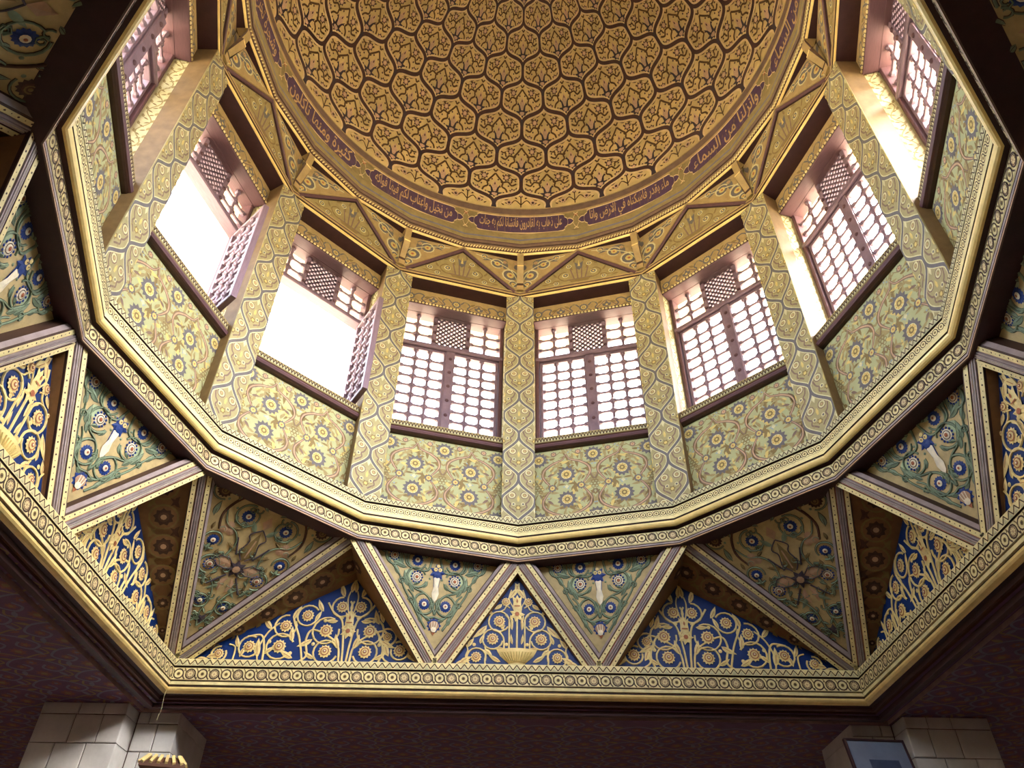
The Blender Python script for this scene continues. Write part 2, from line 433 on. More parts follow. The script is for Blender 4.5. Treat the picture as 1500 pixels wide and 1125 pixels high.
def cartouche():
    o = Orn()
    xs = 13.8
    body = lambda g: crom([(-xs + 1.0, .5), (-xs + 1.2, .3), (-xs + 1.9, .2), (-xs + 2.4, .05), (-6, .04), (0, .04), (6, .04), (xs - 2.4, .05), (xs - 1.9, .2), (xs - 1.2, .3), (xs - 1.0, .5),
                      (xs - 1.2, .7), (xs - 1.9, .8), (xs - 2.4, .95), (6, .96), (0, .96), (-6, .96), (-xs + 2.4, .95), (-xs + 1.9, .8), (-xs + 1.2, .7)], 3, True)
    def fill(pts, m, h):
        lo = sorted([p for p in pts if p[1] <= .5]); hi = sorted([p for p in pts if p[1] > .5])
        X = [-xs + 1.02 + (2 * xs - 2.04) * i / 48 for i in range(49)]
        a = np.interp(X, [p[0] for p in lo], [p[1] for p in lo]); c = np.interp(X, [p[0] for p in hi], [p[1] for p in hi])
        o.grid([[o.p(x, y, h) for x, y in zip(X, a)], [o.p(x, y, h) for x, y in zip(X, c)]], m)
    pts = body(0.0)
    fill(pts, PURP, EPS)
    o.stroke(pts, .055, DPAL, 2 * EPS, True)
    for s in (1, -1):
        o.set(mx=s)
        o.fan([(xs - 1.0, .34), (xs - .2, .36), (xs + .5, .5), (xs - .2, .64), (xs - 1.0, .66)], PURP, EPS); o.stroke(crom([(xs - 1.0, .68), (xs - .2, .66), (xs + .6, .5), (xs - .2, .34), (xs - 1.0, .32)], 3), .05, DPAL, 2 * EPS)
        o.fan([(15 + .55 * cos(i * PI / 4), .84 + .09 * sin(i * PI / 4)) for i in range(8)], RUST, EPS) if s == 1 else None
        o.stroke(crom([(xs + .4, .62), (xs + 1.0, .84), (xs + 1.8, .94)], 3), .05, DPAL, 2 * EPS)
        o.stroke(crom([(xs + .4, .38), (xs + 1.0, .16), (xs + 1.8, .06)], 3), .05, DPAL, 2 * EPS)
    o.set()
    rng = random.Random(3)
    for i in range(60):
        o.leaf(rng.uniform(-11, 11), rng.uniform(.15, .85), rng.uniform(0, 360), .5, .09, LMAU, 1.5 * EPS)
    return o
ca = cartouche()
AR = {}
for ch, c0, n in [('ا', 0xFE8D, 2), ('أ', 0xFE83, 2), ('ب', 0xFE8F, 4), ('ة', 0xFE93, 2), ('ت', 0xFE95, 4), ('ث', 0xFE99, 4), ('ج', 0xFE9D, 4), ('ح', 0xFEA1, 4), ('خ', 0xFEA5, 4), ('د', 0xFEA9, 2), ('ذ', 0xFEAB, 2), ('ر', 0xFEAD, 2), ('ز', 0xFEAF, 2),
                  ('س', 0xFEB1, 4), ('ش', 0xFEB5, 4), ('ص', 0xFEB9, 4), ('ض', 0xFEBD, 4), ('ط', 0xFEC1, 4), ('ع', 0xFEC9, 4), ('غ', 0xFECD, 4), ('ف', 0xFED1, 4), ('ق', 0xFED5, 4), ('ك', 0xFED9, 4), ('ل', 0xFEDD, 4), ('م', 0xFEE1, 4), ('ن', 0xFEE5, 4), ('ه', 0xFEE9, 4), ('و', 0xFEED, 2), ('ى', 0xFEEF, 2), ('ي', 0xFEF1, 4)]:
    AR[ch] = (c0, n)
def shape(txt):
    out = []; i = 0; prev = False
    while i < len(txt):
        ch = txt[i]
        if ch not in AR: out.append(ch); prev = False; i += 1; continue
        if ch == 'ل' and i + 1 < len(txt) and txt[i + 1] in 'اأ':
            out.append(chr(0xFEFC if prev else 0xFEFB)); prev = False; i += 2; continue
        c0, n = AR[ch]; nxt = i + 1 < len(txt) and txt[i + 1] in AR and n == 4
        k = (3 if nxt else 1) if prev else (2 if nxt else 0)
        out.append(chr(c0 + k)); prev = nxt; i += 1
    return ''.join(reversed(out))
def text2d(txt):
    c = bpy.data.curves.new('lettering', 'FONT'); c.body = txt; c.size = 1; c.resolution_u = 2; c.offset = .012
    ob = bpy.data.objects.new('lettering', c); COL.objects.link(ob)
    dg = bpy.context.evaluated_depsgraph_get(); dg.update()
    ev = ob.evaluated_get(dg); me = ev.to_mesh()
    v = [tuple(q.co) for q in me.vertices]; f = [list(p.vertices) for p in me.polygons]
    ev.to_mesh_clear(); bpy.data.objects.remove(ob); bpy.data.curves.remove(c)
    return v, f
VERSE = {0: 'على ذهاب به لقادرون فانشانا لكم به جنات', 1: 'ماء بقدر فاسكناه في الارض وانا', -1: 'من نخيل واعناب لكم فيها فواكه', 2: 'وانزلنا من السماء', -2: 'كثيرة ومنها تاكلون', 3: 'وانزلنا من السماء', -3: 'وشجرة تخرج من طور'}
for k in range(-5, 7):
    fn = bandmap(30 * k)
    c_ob = O('cartouche', ca.mesh('cartouche', fn=fn), parent=BAND)
    if k in VERSE:
        v, f = text2d(shape(VERSE[k])); xs = [p[0] for p in v]; x0, x1 = min(xs), max(xs); ys = [p[1] for p in v]; y0, y1 = min(ys), max(ys)
        tb = MB(); tb.ml = [LETT]
        tb.v = [(-11.2 + 22.4 * (p[0] - x0) / (x1 - x0), .09 + .82 * (p[1] - y0) / (y1 - y0), 3 * EPS) for p in v]; tb.f = f; tb.m = [0] * len(f)
        O('lettering', tb.mesh('lettering', fn=fn), parent=c_ob)
O('dome_rim', RIM, parent=BAND)

# dome -------------------------------------------------------------------
R0, DH, DZ = 1.018, 1.35, 3.112
b = MB(); rows = []
for i in range(33):
    ph = rad(90 * i / 32) * .995; rows.append([((R0 + .003) * cos(ph) * sin(2 * PI * j / 144), (R0 + .003) * cos(ph) * cos(2 * PI * j / 144), DZ + (DH + .003) * sin(ph)) for j in range(144)])
b.grid(rows, DFLD, True); b.face(rows[-1], DFLD)
me = b.mesh('dome', fn=lambda x, y, z: (x * U, y * U, EYE + z * U), smooth=True)
DOME = O('dome', me, label='gold painted dome with brown ogee lattice and flowers above the ring of windows', cat='dome')
TL = [0, 8.1, 16.2, 24.6, 33.2, 40.9, 48.3, 55.6, 62.6, 69, 75, 80.5]
def domemap(x, t, h):
    ph = rad(float(np.interp(t, range(len(TL)), TL))); a = rad(x); r = (R0 - h / U)
    return (r * cos(ph) * sin(a) * U, r * cos(ph) * cos(a) * U, EYE + (DZ + (DH - h / U) * sin(ph)) * U)
def ogx(u, g=.235, pw=.86):
    u = min(1, max(0, (u - g) / (1 - 2 * g)))
    return .5 - .5 * cos(PI * u ** pw)
KR = 8.0     # one row counts as 8 degrees while drawing
def dome_cell(o, cx, tb):
    """cell with bottom node at (cx, tb) spanning two rows"""
    c0, c1 = cx, tb * KR
    q = lambda pts: [(7.5 * x, y * KR) for x, y in pts]
    for s in (1, -1):
        o.set(c0, c1, 1, 0, s)
        o.stroke(q(crom([(0, 1.36), (.14, 1.2), (.3, 1.02), (.27, .86), (.42, .76), (.47, .58), (.32, .46), (.17, .5)], 3)), .5, DOLV, EPS)
        o.stroke(q(crom([(0, 1.42), (.12, 1.52), (.3, 1.42), (.44, 1.46)], 3)), .44, DOLV, EPS)
        o.stroke(q(crom([(.3, 1.02), (.5, 1.06), (.64, .92), (.82, 1.0)], 3)), .5, DOLV, EPS)
        o.stroke(q(crom([(.46, .58), (.6, .5), (.68, .66)], 3)), .46, DOLV, EPS)
        o.stroke(q(crom([(.32, .46), (.42, .34), (.56, .42)], 3)), .44, DOLV, EPS)
        o.stroke(q(crom([(.42, 1.22), (.56, 1.3), (.7, 1.16), (.84, 1.2)], 3)), .42, DOLV, EPS)
        for x, y, a, L in ((.6, 1.0, 60, 1.3), (.18, 1.6, 20, 1.1), (.84, .86, 250, 1.2), (.58, .5, -40, 1.0), (.72, 1.18, 200, 1.0), (.3, .98, 130, 1.0)):
            o.leaf(7.5 * x, KR * y, a, L, .5, DOLV, EPS * 1.3)
        for x, y, r in ((.43, 1.22, 1.1), (.68, .68, 1.0)):
            X, Y = 7.5 * x, y * KR
            o.star(X, Y, r * 1.12, r * .7, 7, DLIN, EPS * 1.6); o.disc(X, Y, r * .6, DPNK, EPS * 2.3, 8); o.disc(X, Y, r * .22, DPAL, EPS * 3, 5)
        for x, y in ((.2, .84), (.34, .62), (.56, 1.44), (.78, 1.1), (.84, .76), (.12, 1.12), (.52, .9), (.3, 1.3), (.62, 1.28), (.88, 1.0)):
            o.disc(7.5 * x, y * KR, .28, DLIN, EPS, 5)
        o.leaf(7.5 * .3, KR * .2, 40, 1.3, .5, DPAL, EPS * 2, 0)
    o.set(c0, c1)
    o.disc(0, 1.66 * KR, .75, DLIN, EPS, 8); o.disc(0, 1.66 * KR, .45, DPNK, 2 * EPS, 8)
    o.fan(q([(0, .3), (.1, .42), (.28, .46), (.2, .54), (.3, .62), (.14, .62), (.15, .74), (.22, .94), (.1, .8), (.07, .66), (0, .64), (-.07, .66), (-.1, .8), (-.22, .94), (-.15, .74), (-.14, .62), (-.3, .62), (-.2, .54), (-.28, .46), (-.1, .42)]), DBLU, EPS * 2, ctr=(0, .52 * KR))
    o.fan(q([(0, .46), (.1, .52), (.1, .58), (0, .6), (-.1, .58), (-.1, .52)]), DPNK, EPS * 3)
    o.fan(q([(.06, .66), (.11, .86), (0, 1.08), (-.11, .86), (-.06, .66)]), DPNK, EPS * 1.5); o.leaf(0, .9 * KR, 90, .9, .36, DLIN, EPS * 2.4, 0)
    o.fan(q([(.035, .1), (.05, .34), (-.05, .34), (-.035, .1)]), DBLU, EPS * 4)
    o.set()
def gore():
    o = Orn(); nr = 10
    for sgn in (1, -1):
        o.set(mx=sgn)
        for (w, m, h) in ((2.1, DPAL, 2 * EPS), (1.05, DLIN, 3.2 * EPS)):
            pts = []; g = .12; P1, P2 = g + .52, 1 - g - .50
            for k in range(nr):
                for i in range(16):      # S-curve from one node up to the next: vertical at both ends
                    u = i / 15; v = 1 - u
                    t = k + g * v ** 3 + 3 * P1 * v * v * u + 3 * P2 * v * u * u + (1 - g) * u ** 3
                    x = 7.5 * (3 * u * u - 2 * u ** 3)
                    pts.append((x if k % 2 else 7.5 - x, t * KR))
            pts = [(7.5, 0)] + pts
            o.stroke(pts, w, m, h + (.25 * EPS if sgn < 0 else 0))
    o.set()
    for r in range(1, 9, 2): dome_cell(o, 0, r)
    for r in range(0, 9, 2): dome_cell(o, 7.5, r)
    for s in (1, -1):
        o.set(mx=s)
        o.stroke([(0, .4), (0, 4)], .3, DOLV, EPS); o.stroke(crom([(0, 1.2), (1.6, 2.7), (3.0, 1.3), (4.4, 1.8)], 3), .3, DOLV, EPS)
        o.star(3.3, 1.9, .95, .6, 7, DPNK, EPS * 2); o.disc(3.3, 1.9, .4, DLIN, EPS * 3, 6); o.leaf(1.0, 3.2, 30, 1.2, .5, DOLV, EPS); o.leaf(4.6, 1.0, 20, 1.0, .4, DOLV, EPS)
    o.set(); o.star(0, 4.3, .8, .5, 7, DLIN, EPS * 2); o.disc(0, 4.3, .36, DPNK, EPS * 3, 7)
    o.fan([(7.5 + x, y) for x, y in [(-.75, 0), (.75, 0), (.5, 1.3), (.35, 2.4), (-.35, 2.4), (-.5, 1.3)]], DBLU, 4.5 * EPS)
    return o
gm = gore().mesh('ogee_painting', fn=lambda x, y, h: domemap(x, y / KR, h))
for k in range(24):
    O('painted_gore', gm, Matrix.Rotation(-rad(15 * k), 4, 'Z'), DOME)

# outer drum wall -----------------------------------------------------------
dw = MB()
def wall_face(b, az):
    m = F(az, 0, 0)
    def bx(t0, t1, z0, z1, d0, d1, mt, taper=True):
        k0, k1 = (d0, d1)
        pts = []
        for z in (z0, z1):
            for d in (d0, d1):
                for t in (t0, t1):
                    tt = t if abs(t) < .25 else math.copysign(d * t15, t)
                    a = rad(az); n = (sin(a), cos(a)); tv = (cos(a), -sin(a))
                    pts.append((n[0] * d + tv[0] * tt, n[1] * d + tv[1] * tt, z))
        for q in ((0, 1, 3, 2), (4, 6, 7, 5), (0, 4, 5, 1), (2, 3, 7, 6), (0, 2, 6, 4), (1, 5, 7, 3)): b.face([pts[i] for i in q], mt)
    H = .228
    bx(-1, 1, 1.215, 1.725, 1.075, 1.29, OUTW)
    bx(-1, 1, 2.405, 3.2, 1.075, 1.29, OUTW)
    for s in (1, -1):
        t0, t1 = sorted((s * H, s * 1)); bx(t0, t1, 1.725, 2.405, 1.045, 1.125, PALE); bx(t0, t1, 1.725, 2.405, 1.125, 1.29, OUTW)
for k in range(12): wall_face(dw, 15 + 30 * k)
dwm = dw.mesh('drum_wall', fn=lambda x, y, z: (x * U, y * U, EYE + z * U))
O('wall_drum', dwm, kind='structure', label='thick twelve-sided drum wall with window openings')
# roof over the square, seen from outside as a terrace, and the square walls behind the triangle panels
b = sweep([(1.085, 3.2), (1.40, 3.2)], 12, OUTW)
O('ceiling_roof', b.mesh('roof', fn=lambda x, y, z: (x * U, y * U, EYE + z * U)), kind='structure', label='roof slab outside the drum')
b = sweep([(1.05, 1.215), (24, 1.215)], 12, OUTW)
O('floor_terrace', b.mesh('terrace', fn=lambda x, y, z: (x * U, y * U, EYE + z * U)), kind='structure', label='flat sandy roof terrace around the drum')
b = sweep([(1.10 * r2, .74), (1.10 * r2, 1.22)], 4, WALLM, 45)
O('wall_square', b.mesh('square_wall', fn=lambda x, y, z: (x * U, y * U, EYE + z * U)), kind='structure', label='square wall behind the triangle panels')

REAR = O('wall_rear', ring_mesh('rear_core', [(1.16, 1.3), (1.16, 1.32)], 12, DWOOD), kind='structure', label='rear half of the drum behind the viewer')

# ================================================================== DRUM PIECES
NTH = {-105: 'leftmost', -75: 'second from left', -45: 'third from left', -15: 'fourth from left', 15: 'fourth from right', 45: 'third from right', 75: 'second from right', 105: 'rightmost'}
FACES = [-105, -75, -45, -15, 15, 45, 75, 105]
REARF = [135, 165, -165, -135]

# --- parapet panel
def big_flower(o, x, y, r, h=3 * EPS):
    o.star(x, y, r * 1.04, r * .78, 13, BGRY, h); o.disc(x, y, r * .55, PALE, h + EPS * .6, 12); o.star(x, y, r * .53, r * .46, 9, PYEL, h + EPS); o.disc(x, y, r * .3, OLIV, h + 2 * EPS, 8); o.disc(x, y, r * .14, PYEL, h + 3 * EPS, 6)
    for k in range(9): o.disc(x + r * .4 * cos(k * .698), y + r * .4 * sin(k * .698), r * .05, RUST, h + 2 * EPS, 4)
def small_flower(o, x, y, r, m=BGRY, c=PYEL, h=3 * EPS):
    o.star(x, y, r, r * .72, 8, m, h); o.disc(x, y, r * .56, c, h + EPS, 8); o.disc(x, y, r * .2, RUST, h + 2 * EPS, 5)
def parapet_orn():
    o = Orn(); rng = random.Random(5)
    # scattered tan foliage
    for i in range(210):
        x, y, a, l = rng.uniform(0, .215), rng.uniform(.006, .325), rng.uniform(0, 360), rng.uniform(.018, .036)
        for s in (1, -1):
            o.set(mx=s); o.leaf(x, y, a, l, l * .38, (PTAN, PTAN, PYEL, OLIV)[i % 4], EPS * (1 + .0007 * i + (.0003 if s < 0 else 0)), .9)
    for i in range(26):
        x, y = rng.uniform(0, .215), rng.uniform(.01, .32)
        for s in (1, -1): o.set(mx=s); o.disc(x, y, .0035, PBLU, EPS * 1.6, 6)
    for c in (.1, -.1):
        for sy in (1, -1):
            for s in (1, -1):
                o.set(c, .163, 1, 0, s)
                a = crom([(0, sy * .142), (.014, sy * .118), (.05, sy * .103), (.078, sy * .082), (.086, sy * .055), (.074, sy * .03), (.056, sy * .006)], 5)
                n = len(a); w = [.0035 + .0055 * sin(PI * min(1, max(0, (i / n - .1) / .8))) for i in range(n)]
                o.stroke(a, [q + .003 for q in w], LMAU, 2 * EPS); o.stroke(a, [q * .55 for q in w], PINK, 2.6 * EPS)
                o.stroke(crom([(.086, sy * .05), (.094, sy * .03), (.1, sy * .022)], 3), .003, LMAU, 2 * EPS)
                o.leaf(.03, sy * .088, 200 * sy, .03, .01, OLIV, 2 * EPS); o.leaf(.07, sy * .05, 150 * sy, .028, .009, LMAU, 2 * EPS)
                o.leaf(.03, sy * .008, 90 + 60 * sy, .026, .009, OLIV, 2 * EPS, 1)
                small_flower(o, .045, sy * .146, .0125, LMAU, PINK)
                o.stroke(crom([(.02, sy * .155), (.045, sy * .135), (.07, sy * .14), (.085, sy * .12)], 3), .0022, OLIV, EPS * 1.5)
        o.set(c, .163)
        big_flower(o, 0, .052, .035); big_flower(o, 0, -.052, .035)
        small_flower(o, .052, 0, .0165); small_flower(o, -.052, 0, .0165)
        o.disc(0, 0, .008, PALE, 3 * EPS, 4); o.leaf(-.016, 0, 0, .032, .008, PBLU, 2 * EPS, 0)
    for x in (0, .2, -.2):
        o.set(x, .163)
        big_flower(o, 0, .127, .033); big_flower(o, 0, -.127, .033)
        for k in range(6): o.ring(.0125 * cos(k * PI / 3), .0125 * sin(k * PI / 3), .0058, .0022, OLIV, 2 * EPS, 8)
        o.ring(0, 0, .0058, .0022, OLIV, 2 * EPS, 8)
        for s in (1, -1):
            for sy in (1, -1):
                o.set(x, .163, 1, 0, s)
                o.stroke(crom([(.004, sy * .02), (.016, sy * .045), (.01, sy * .075), (.026, sy * .095)], 4), .0035, OLIV, 2 * EPS)
                o.leaf(.014, sy * .05, 60 * sy, .03, .009, OLIV, 2 * EPS)
    o.set()
    o.stroke([(-.222, .333), (.222, .333)], .004, DLINE, 2 * EPS)
    return o.clip([(1, 0, .2225), (-1, 0, .2225), (0, 1, .336), (0, -1, 0)])
b = MB(); b.box(-.2225, .2225, 0, .338, -.012, 0, PGRN); par_m = b.mesh('parapet_panel')
par_o = parapet_orn().flat('parapet_painting')
# --- sill
def sill_mesh():
    b = MB(); prof = [(.0, -.01), (.0, .006), (.003, .012), (.004, .018), (.010, .022), (.016, .021), (.020, .014), (.022, .008), (.026, .008), (.028, .012), (.052, .014), (.055, .010), (.058, -.10), (.03, -.1)]
    m = [DLINE, DLINE, MAUVE, MAUVE, MAUVE, MAUVE, DLINE, DLINE, BWOOD, PTAN, PTAN, MAUVE, MAUVE]
    b.grid([[(-.2235, y, z), (.2235, y, z)] for y, z in prof], m)
    return b.mesh('window_sill')
sill_m = sill_mesh(); sill_z = zigzag(.445, .022, .0118).flat('sill_zigzag', -.2225)
# --- lintel
def lintel_orn():
    o = Orn()
    big_flower(o, 0, .043, .022)
    for s in (1, -1):
        o.set(mx=s)
        o.stroke(crom([(.02, .05), (.04, .07), (.06, .05), (.05, .03), (.075, .018), (.1, .02), (.128, .018), (.15, .035), (.142, .058), (.165, .066), (.185, .05)], 4), .0062, BGRY, EPS)
        o.stroke(crom([(.02, .03), (.045, .016), (.07, .04), (.1, .064), (.13, .04), (.155, .016), (.18, .03)], 4), .0042, LMAU, EPS)
        o.leaf(.06, .05, 30, .03, .012, OLIV, EPS * 1.5); o.leaf(.14, .045, 150, .03, .012, OLIV, EPS * 1.5)
        o.fan([(.1, .024), (.116, .03), (.12, .046), (.109, .044), (.1, .062), (.091, .044), (.08, .046), (.084, .03)], BGRY, 2 * EPS); o.disc(.1, .036, .006, PYEL, 3 * EPS, 6)
        big_flower(o, .2, .043, .021)
        o.leaf(.03, .07, -20, .03, .01, PTAN, EPS); o.leaf(.17, .02, 20, .03, .01, PTAN, EPS); o.leaf(.04, .02, 200, .02, .008, BGRY, EPS)
    o.set()
    return o.clip([(1, 0, .2225), (-1, 0, .2225), (0, 1, .088), (0, -1, 0)])
def lintel_body():
    b = MB()
    prof = [(.0, -.075), (.0, -.002), (.003, 0), (.016, 0), (.0175, -.004), (.0175, -.004), (.09, -.004), (.09, -.075)]
    m = [MAUVE, MAUVE, DLINE, DLINE, DLINE, GOLDP, MAUVE]
    b.grid([[(-.2235, y, z), (.2235, y, z)] for y, z in prof], m)
    return b.mesh('lintel_body')
lin_b = lintel_body(); lin_o = lintel_orn().flat('lintel_painting', 0, 0)
def beads():
    b = MB(); n = 30
    for i in range(n):
        x = -.2175 + .435 * i / (n - 1)
        rows = [[(x + .0062 * cos(ph) * cos(2 * PI * j / 8), .0092 + .0048 * cos(ph) * sin(2 * PI * j / 8), .0045 * sin(ph)) for j in range(8)] for ph in (0, .6, 1.1)]
        b.grid(rows, CREAM, True); b.face(rows[-1], CREAM)
    return b.mesh('bead_row')
bead_m = beads()
# --- pilaster
def pil_cell(o, cx, cy):
    for s in (1, -1):
        o.set(cx, cy, 1, 0, s)
        o.stroke(crom([(0, .07), (.01, .05), (.03, .044), (.042, .02), (.036, -.006), (.026, -.016), (.03, -.03), (.016, -.042), (.008, -.05)], 3), .0052, LMAU, EPS)
        o.disc(.022, .018, .0155, LMAU, EPS * 1.2, 10); o.disc(.022, .018, .0122, PALE, EPS * 1.8, 10); o.disc(.022, .018, .0075, PTAN, EPS * 2.6, 8); o.disc(.022, .018, .0032, PINK, EPS * 3.2, 6)
        o.ring(.0165, -.018, .0058, .0028, PALE, EPS * 2, 8); o.disc(.0165, -.018, .0036, BGRY, EPS * 2, 6)
        o.leaf(.012, -.03, 20, .016, .007, PTAN, EPS * 1.5); o.leaf(.008, .05, 50, .018, .007, PALE, EPS * 1.5); o.leaf(.03, .05, 60, .014, .005, PTAN, EPS)
    o.set(cx, cy)
    o.fan([(0, .062), (.006, .05), (0, .036), (-.006, .05)], PALE, EPS * 2); o.fan([(0, .018), (.005, .004), (.003, -.008), (-.003, -.008), (-.005, .004)], PYEL, EPS * 2)
    o.star(0, -.032, .0125, .008, 6, OLIV, EPS * 2); o.disc(0, -.032, .0062, PYEL, EPS * 3, 6)
def pil_orn(clipw=.058):
    o = Orn(); per = .189; H = 1.13
    N = 6
    for i in range(N):
        pil_cell(o, 0, (i + .5) * per + .002)
        for x in (.058, -.058): pil_cell(o, x, i * per + .002)
    for x in (.058, -.058): pil_cell(o, x, N * per)
    o.set()
    for s in (1, -1):
        o.set(mx=s)
        for (w, m, h) in ((.0155, PALE, 4 * EPS), (.0095, BGRY, 5 * EPS)):
            pts = [(.058 * (ogx((i / 10) % 2, .08, .8) if (i / 10) % 2 <= 1 else 1 - ogx((i / 10) % 2 - 1, .08, .8)), i / 10 * per / 2) for i in range(N * 20 + 1)]
            o.stroke(pts, w, m, h + (.3 * EPS if s < 0 else 0))
    o.set()
    return o.clip([(1, 0, clipw), (-1, 0, clipw), (0, 1, H), (0, -1, 0)])
b = MB(); b.box(-.058, .058, 0, 1.131, -.07, 0, PILG, .0015); pil_m = b.mesh('pilaster')
SIDE = mat('pilaster_side_brown', (118, 96, 66), .6)
b = MB()
for s in (1, -1): b.box(*sorted((s * .0575, s * .0584)), 0, 1.13, -.07, -.004, SIDE)
side_m = b.mesh('pilaster_side')
pil_o = pil_orn().flat('pilaster_painting')
# jamb ornament beside each window
def jamb_orn():
    o = Orn(); rng = random.Random(2)
    for i in range(34):
        y = i * .02; s = 1 if i % 2 else -1
        o.set(.038 + .012 * s, y + .01, 1, 0, s); o.leaf(0, 0, 60, .02, .009, PTAN, EPS); o.leaf(0, 0, 200, .018, .006, OLIV, EPS)
    o.set()
    o.stroke([(.038 + .013 * sin(i * .8), i * .0136) for i in range(51)], .004, PTAN, EPS * 1.5)
    return o.mesh('jamb_painting', fn=lambda x, y, h: (-(.228 * U - h), y * U, -x * U))
def jamb_mirror(me):
    m2 = me.copy()
    for v in m2.vertices: v.co.x *= -1
    return m2
jam_l = jamb_orn(); jam_r = jamb_mirror(jam_l)

# --- windows
def bar_mesh(L, cells, r0, r1, mt):
    """turned spindle along +y with knobs at the crossings"""
    b = MB(); path = []; rr = []
    c = L / cells
    for i in range(cells):
        for f, r in ((0, r1), (.16, r1), (.27, r0), (.73, r0), (.84, r1)): path.append((0, (i + f) * c, 0)); rr.append(r)
    path.append((0, L, 0)); rr.append(r1)
    rows = [[(r * cos(2 * PI * j / 6 + .52), p[1], r * sin(2 * PI * j / 6 + .52)) for j in range(6)] for p, r in zip(path, rr)]
    b.grid(rows, mt, True)
    return b.mesh('lattice_bar')
LW = .2045; LH = .462
aw = LW - .012 - .018; ah = LH - .024
pv, phh = aw / 3, ah / 9
vbar = bar_mesh(ah, 9, .0062, .0112, SHUT); hbar = bar_mesh(aw, 3, .0060, .0108, SHUT)
def leaf_frame(astragal):
    b = MB()
    b.box(0, .012, 0, LH, -.010, .010, SHUT, .002); b.box(LW - .018, LW, 0, LH, -.010, .010, SHUT, .002)
    b.box(.012, LW - .018, 0, .012, -.010, .010, SHUT, .002); b.box(.012, LW - .018, LH - .012, LH, -.010, .010, SHUT, .002)
    if astragal: b.box(LW - .010, LW + .026, 0, LH, .010, .018, SHUT, .003)
    return b.mesh('shutter')
lf_a, lf_b = leaf_frame(True), leaf_frame(False)
def dome_boss(r, h):
    b = MB(); rows = [[(r * cos(p) * cos(2 * PI * j / 10), r * cos(p) * sin(2 * PI * j / 10), h * sin(p)) for j in range(10)] for p in (0, .5, 1.0, 1.4)]
    b.grid(rows, MAUVE, True); b.face(rows[-1], MAUVE); return b.mesh('boss', smooth=True)
boss_m = dome_boss(.0078, .006); stud_m = dome_boss(.0085, .006)
RX = Matrix.Rotation(-PI / 2, 4, 'Z')   # +y bar -> +x
def T(x, y, z=0): return Matrix.Translation((x * U, y * U, z * U))
def shutter(win, side, ang, astragal):
    """side -1 = hinged left; local leaf grows in +x from the hinge"""
    m = T(side * .2095, .003, 0) @ (Matrix.Rotation(PI, 4, 'Y') if side > 0 else Matrix.Identity(4)) @ Matrix.Rotation(rad(ang) * (1 if side < 0 else -1), 4, 'Y')
    s = O('shutter', lf_a if astragal else lf_b, m, win)
    for i in (1, 2): O('lattice_bar', vbar, T(.012 + i * pv, .012), s)
    for j in range(1, 9): O('lattice_bar', hbar, T(.012, .012 + j * phh) @ RX, s)
    if astragal:
        for j in range(6): O('boss', boss_m, T(LW + .008, .05 + j * .074, .018), s)
    return s
# fixed right-hand frames: the astragal sits on the leaf that closes last
def mirror_mesh(me):
    m2 = me.copy()
    for v in m2.vertices: v.co.z *= -1
    return m2
lf_a_r = mirror_mesh(lf_a)
def frame_mesh():
    b = MB()
    for s in (1, -1):
        b.box(*sorted((s * .2115, s * .2275)), -.005, .668, -.022, .022, MAUVE, .003)
        b.box(*sorted((s * .064, s * .082)), .486, .655, -.010, .010, SHUT, .002)
    b.box(-.2275, .2275, .652, .672, -.022, .026, MAUVE, .003)
    b.box(-.2275, .2275, .466, .486, -.022, .024, SHUT, .004)
    b.box(-.2275, .2275, -.012, .002, -.022, .022, MAUVE, .003)
    return b.mesh('window_frame')
fr_m = frame_mesh()
tvb = bar_mesh(.166, 3, .0062, .0112, SHUT); thb = bar_mesh(.1295, 2, .0060, .0108, SHUT)
def diag_mesh():
    o = Orn(); w, h = .064, .166; st = .0235
    for i in range(-14, 15):
        for s in (1, -1):
            o.stroke([(i * st - s * .12, -.0), (i * st + s * .12, .24)] if False else [(i * st - .2 * s, h / 2 - .2), (i * st + .2 * s, h / 2 + .2)], .0075, SHUT, .0)
    o.clip([(1, 0, w), (-1, 0, w), (0, 1, h), (0, -1, 0)])
    b = MB(); b.ml = [SHUT]
    for zz_ in (.004, -.004):
        k = len(b.v); b.v += [(x, y, zz_) for x, y, _ in o.v]; b.f += [[k + q for q in f] for f in o.f]; b.m += [0] * len(o.f)
    # side walls of every strip
    n = len(o.v)
    for f in o.f:
        for i in range(len(f)):
            a, c = f[i], f[(i + 1) % len(f)]
            b.f.append([a, c, n + c, n + a]); b.m.append(0)
    return b.mesh('diagonal_lattice')
dg_m = diag_mesh()
WIN = {}
def window(n, az, la, ra, label):
    w = O('window_%d' % n, fr_m, F(az, 1.13, 1.732), kind='structure', label=label)
    for sx in (-1, 1):
        tr = O('transom_lattice', tvb, T(sx * .147, .486), w)
        for j in (1, 2): O('lattice_bar', thb, T(-.065, j * .166 / 3) @ RX, tr)
        for j in range(3): O('boss', stud_m, T(sx * .073, .512 + j * .052, .010), w)
    O('diagonal_lattice', dg_m, T(0, .486), w)
    shutter(w, -1, la, True)
    shutter(w, 1, ra, False)
    return w
OPEN = {165: (105, 105), -165: (105, 105), -45: (112, -78), -75: (112, -62), -105: (-12, 0)}  # rear pair, out of view, set open to let more light onto the front
WL = {-105: 'leftmost lattice window, one shutter slightly ajar', -75: 'second lattice window from left with shutters swung wide open', -45: 'third lattice window from left, shutters open on bright sky', -15: 'closed lattice window left of the central pilaster',
      15: 'closed lattice window right of the central pilaster', 45: 'third lattice window from right, shutters closed', 75: 'second lattice window from right, shutters closed', 105: 'rightmost lattice window in the dark corner'}
for i, az in enumerate(FACES + REARF):
    la, ra = OPEN.get(az, (0, 0))
    window(i + 1, az, la, ra, WL.get(az, 'lattice window behind the viewer'))

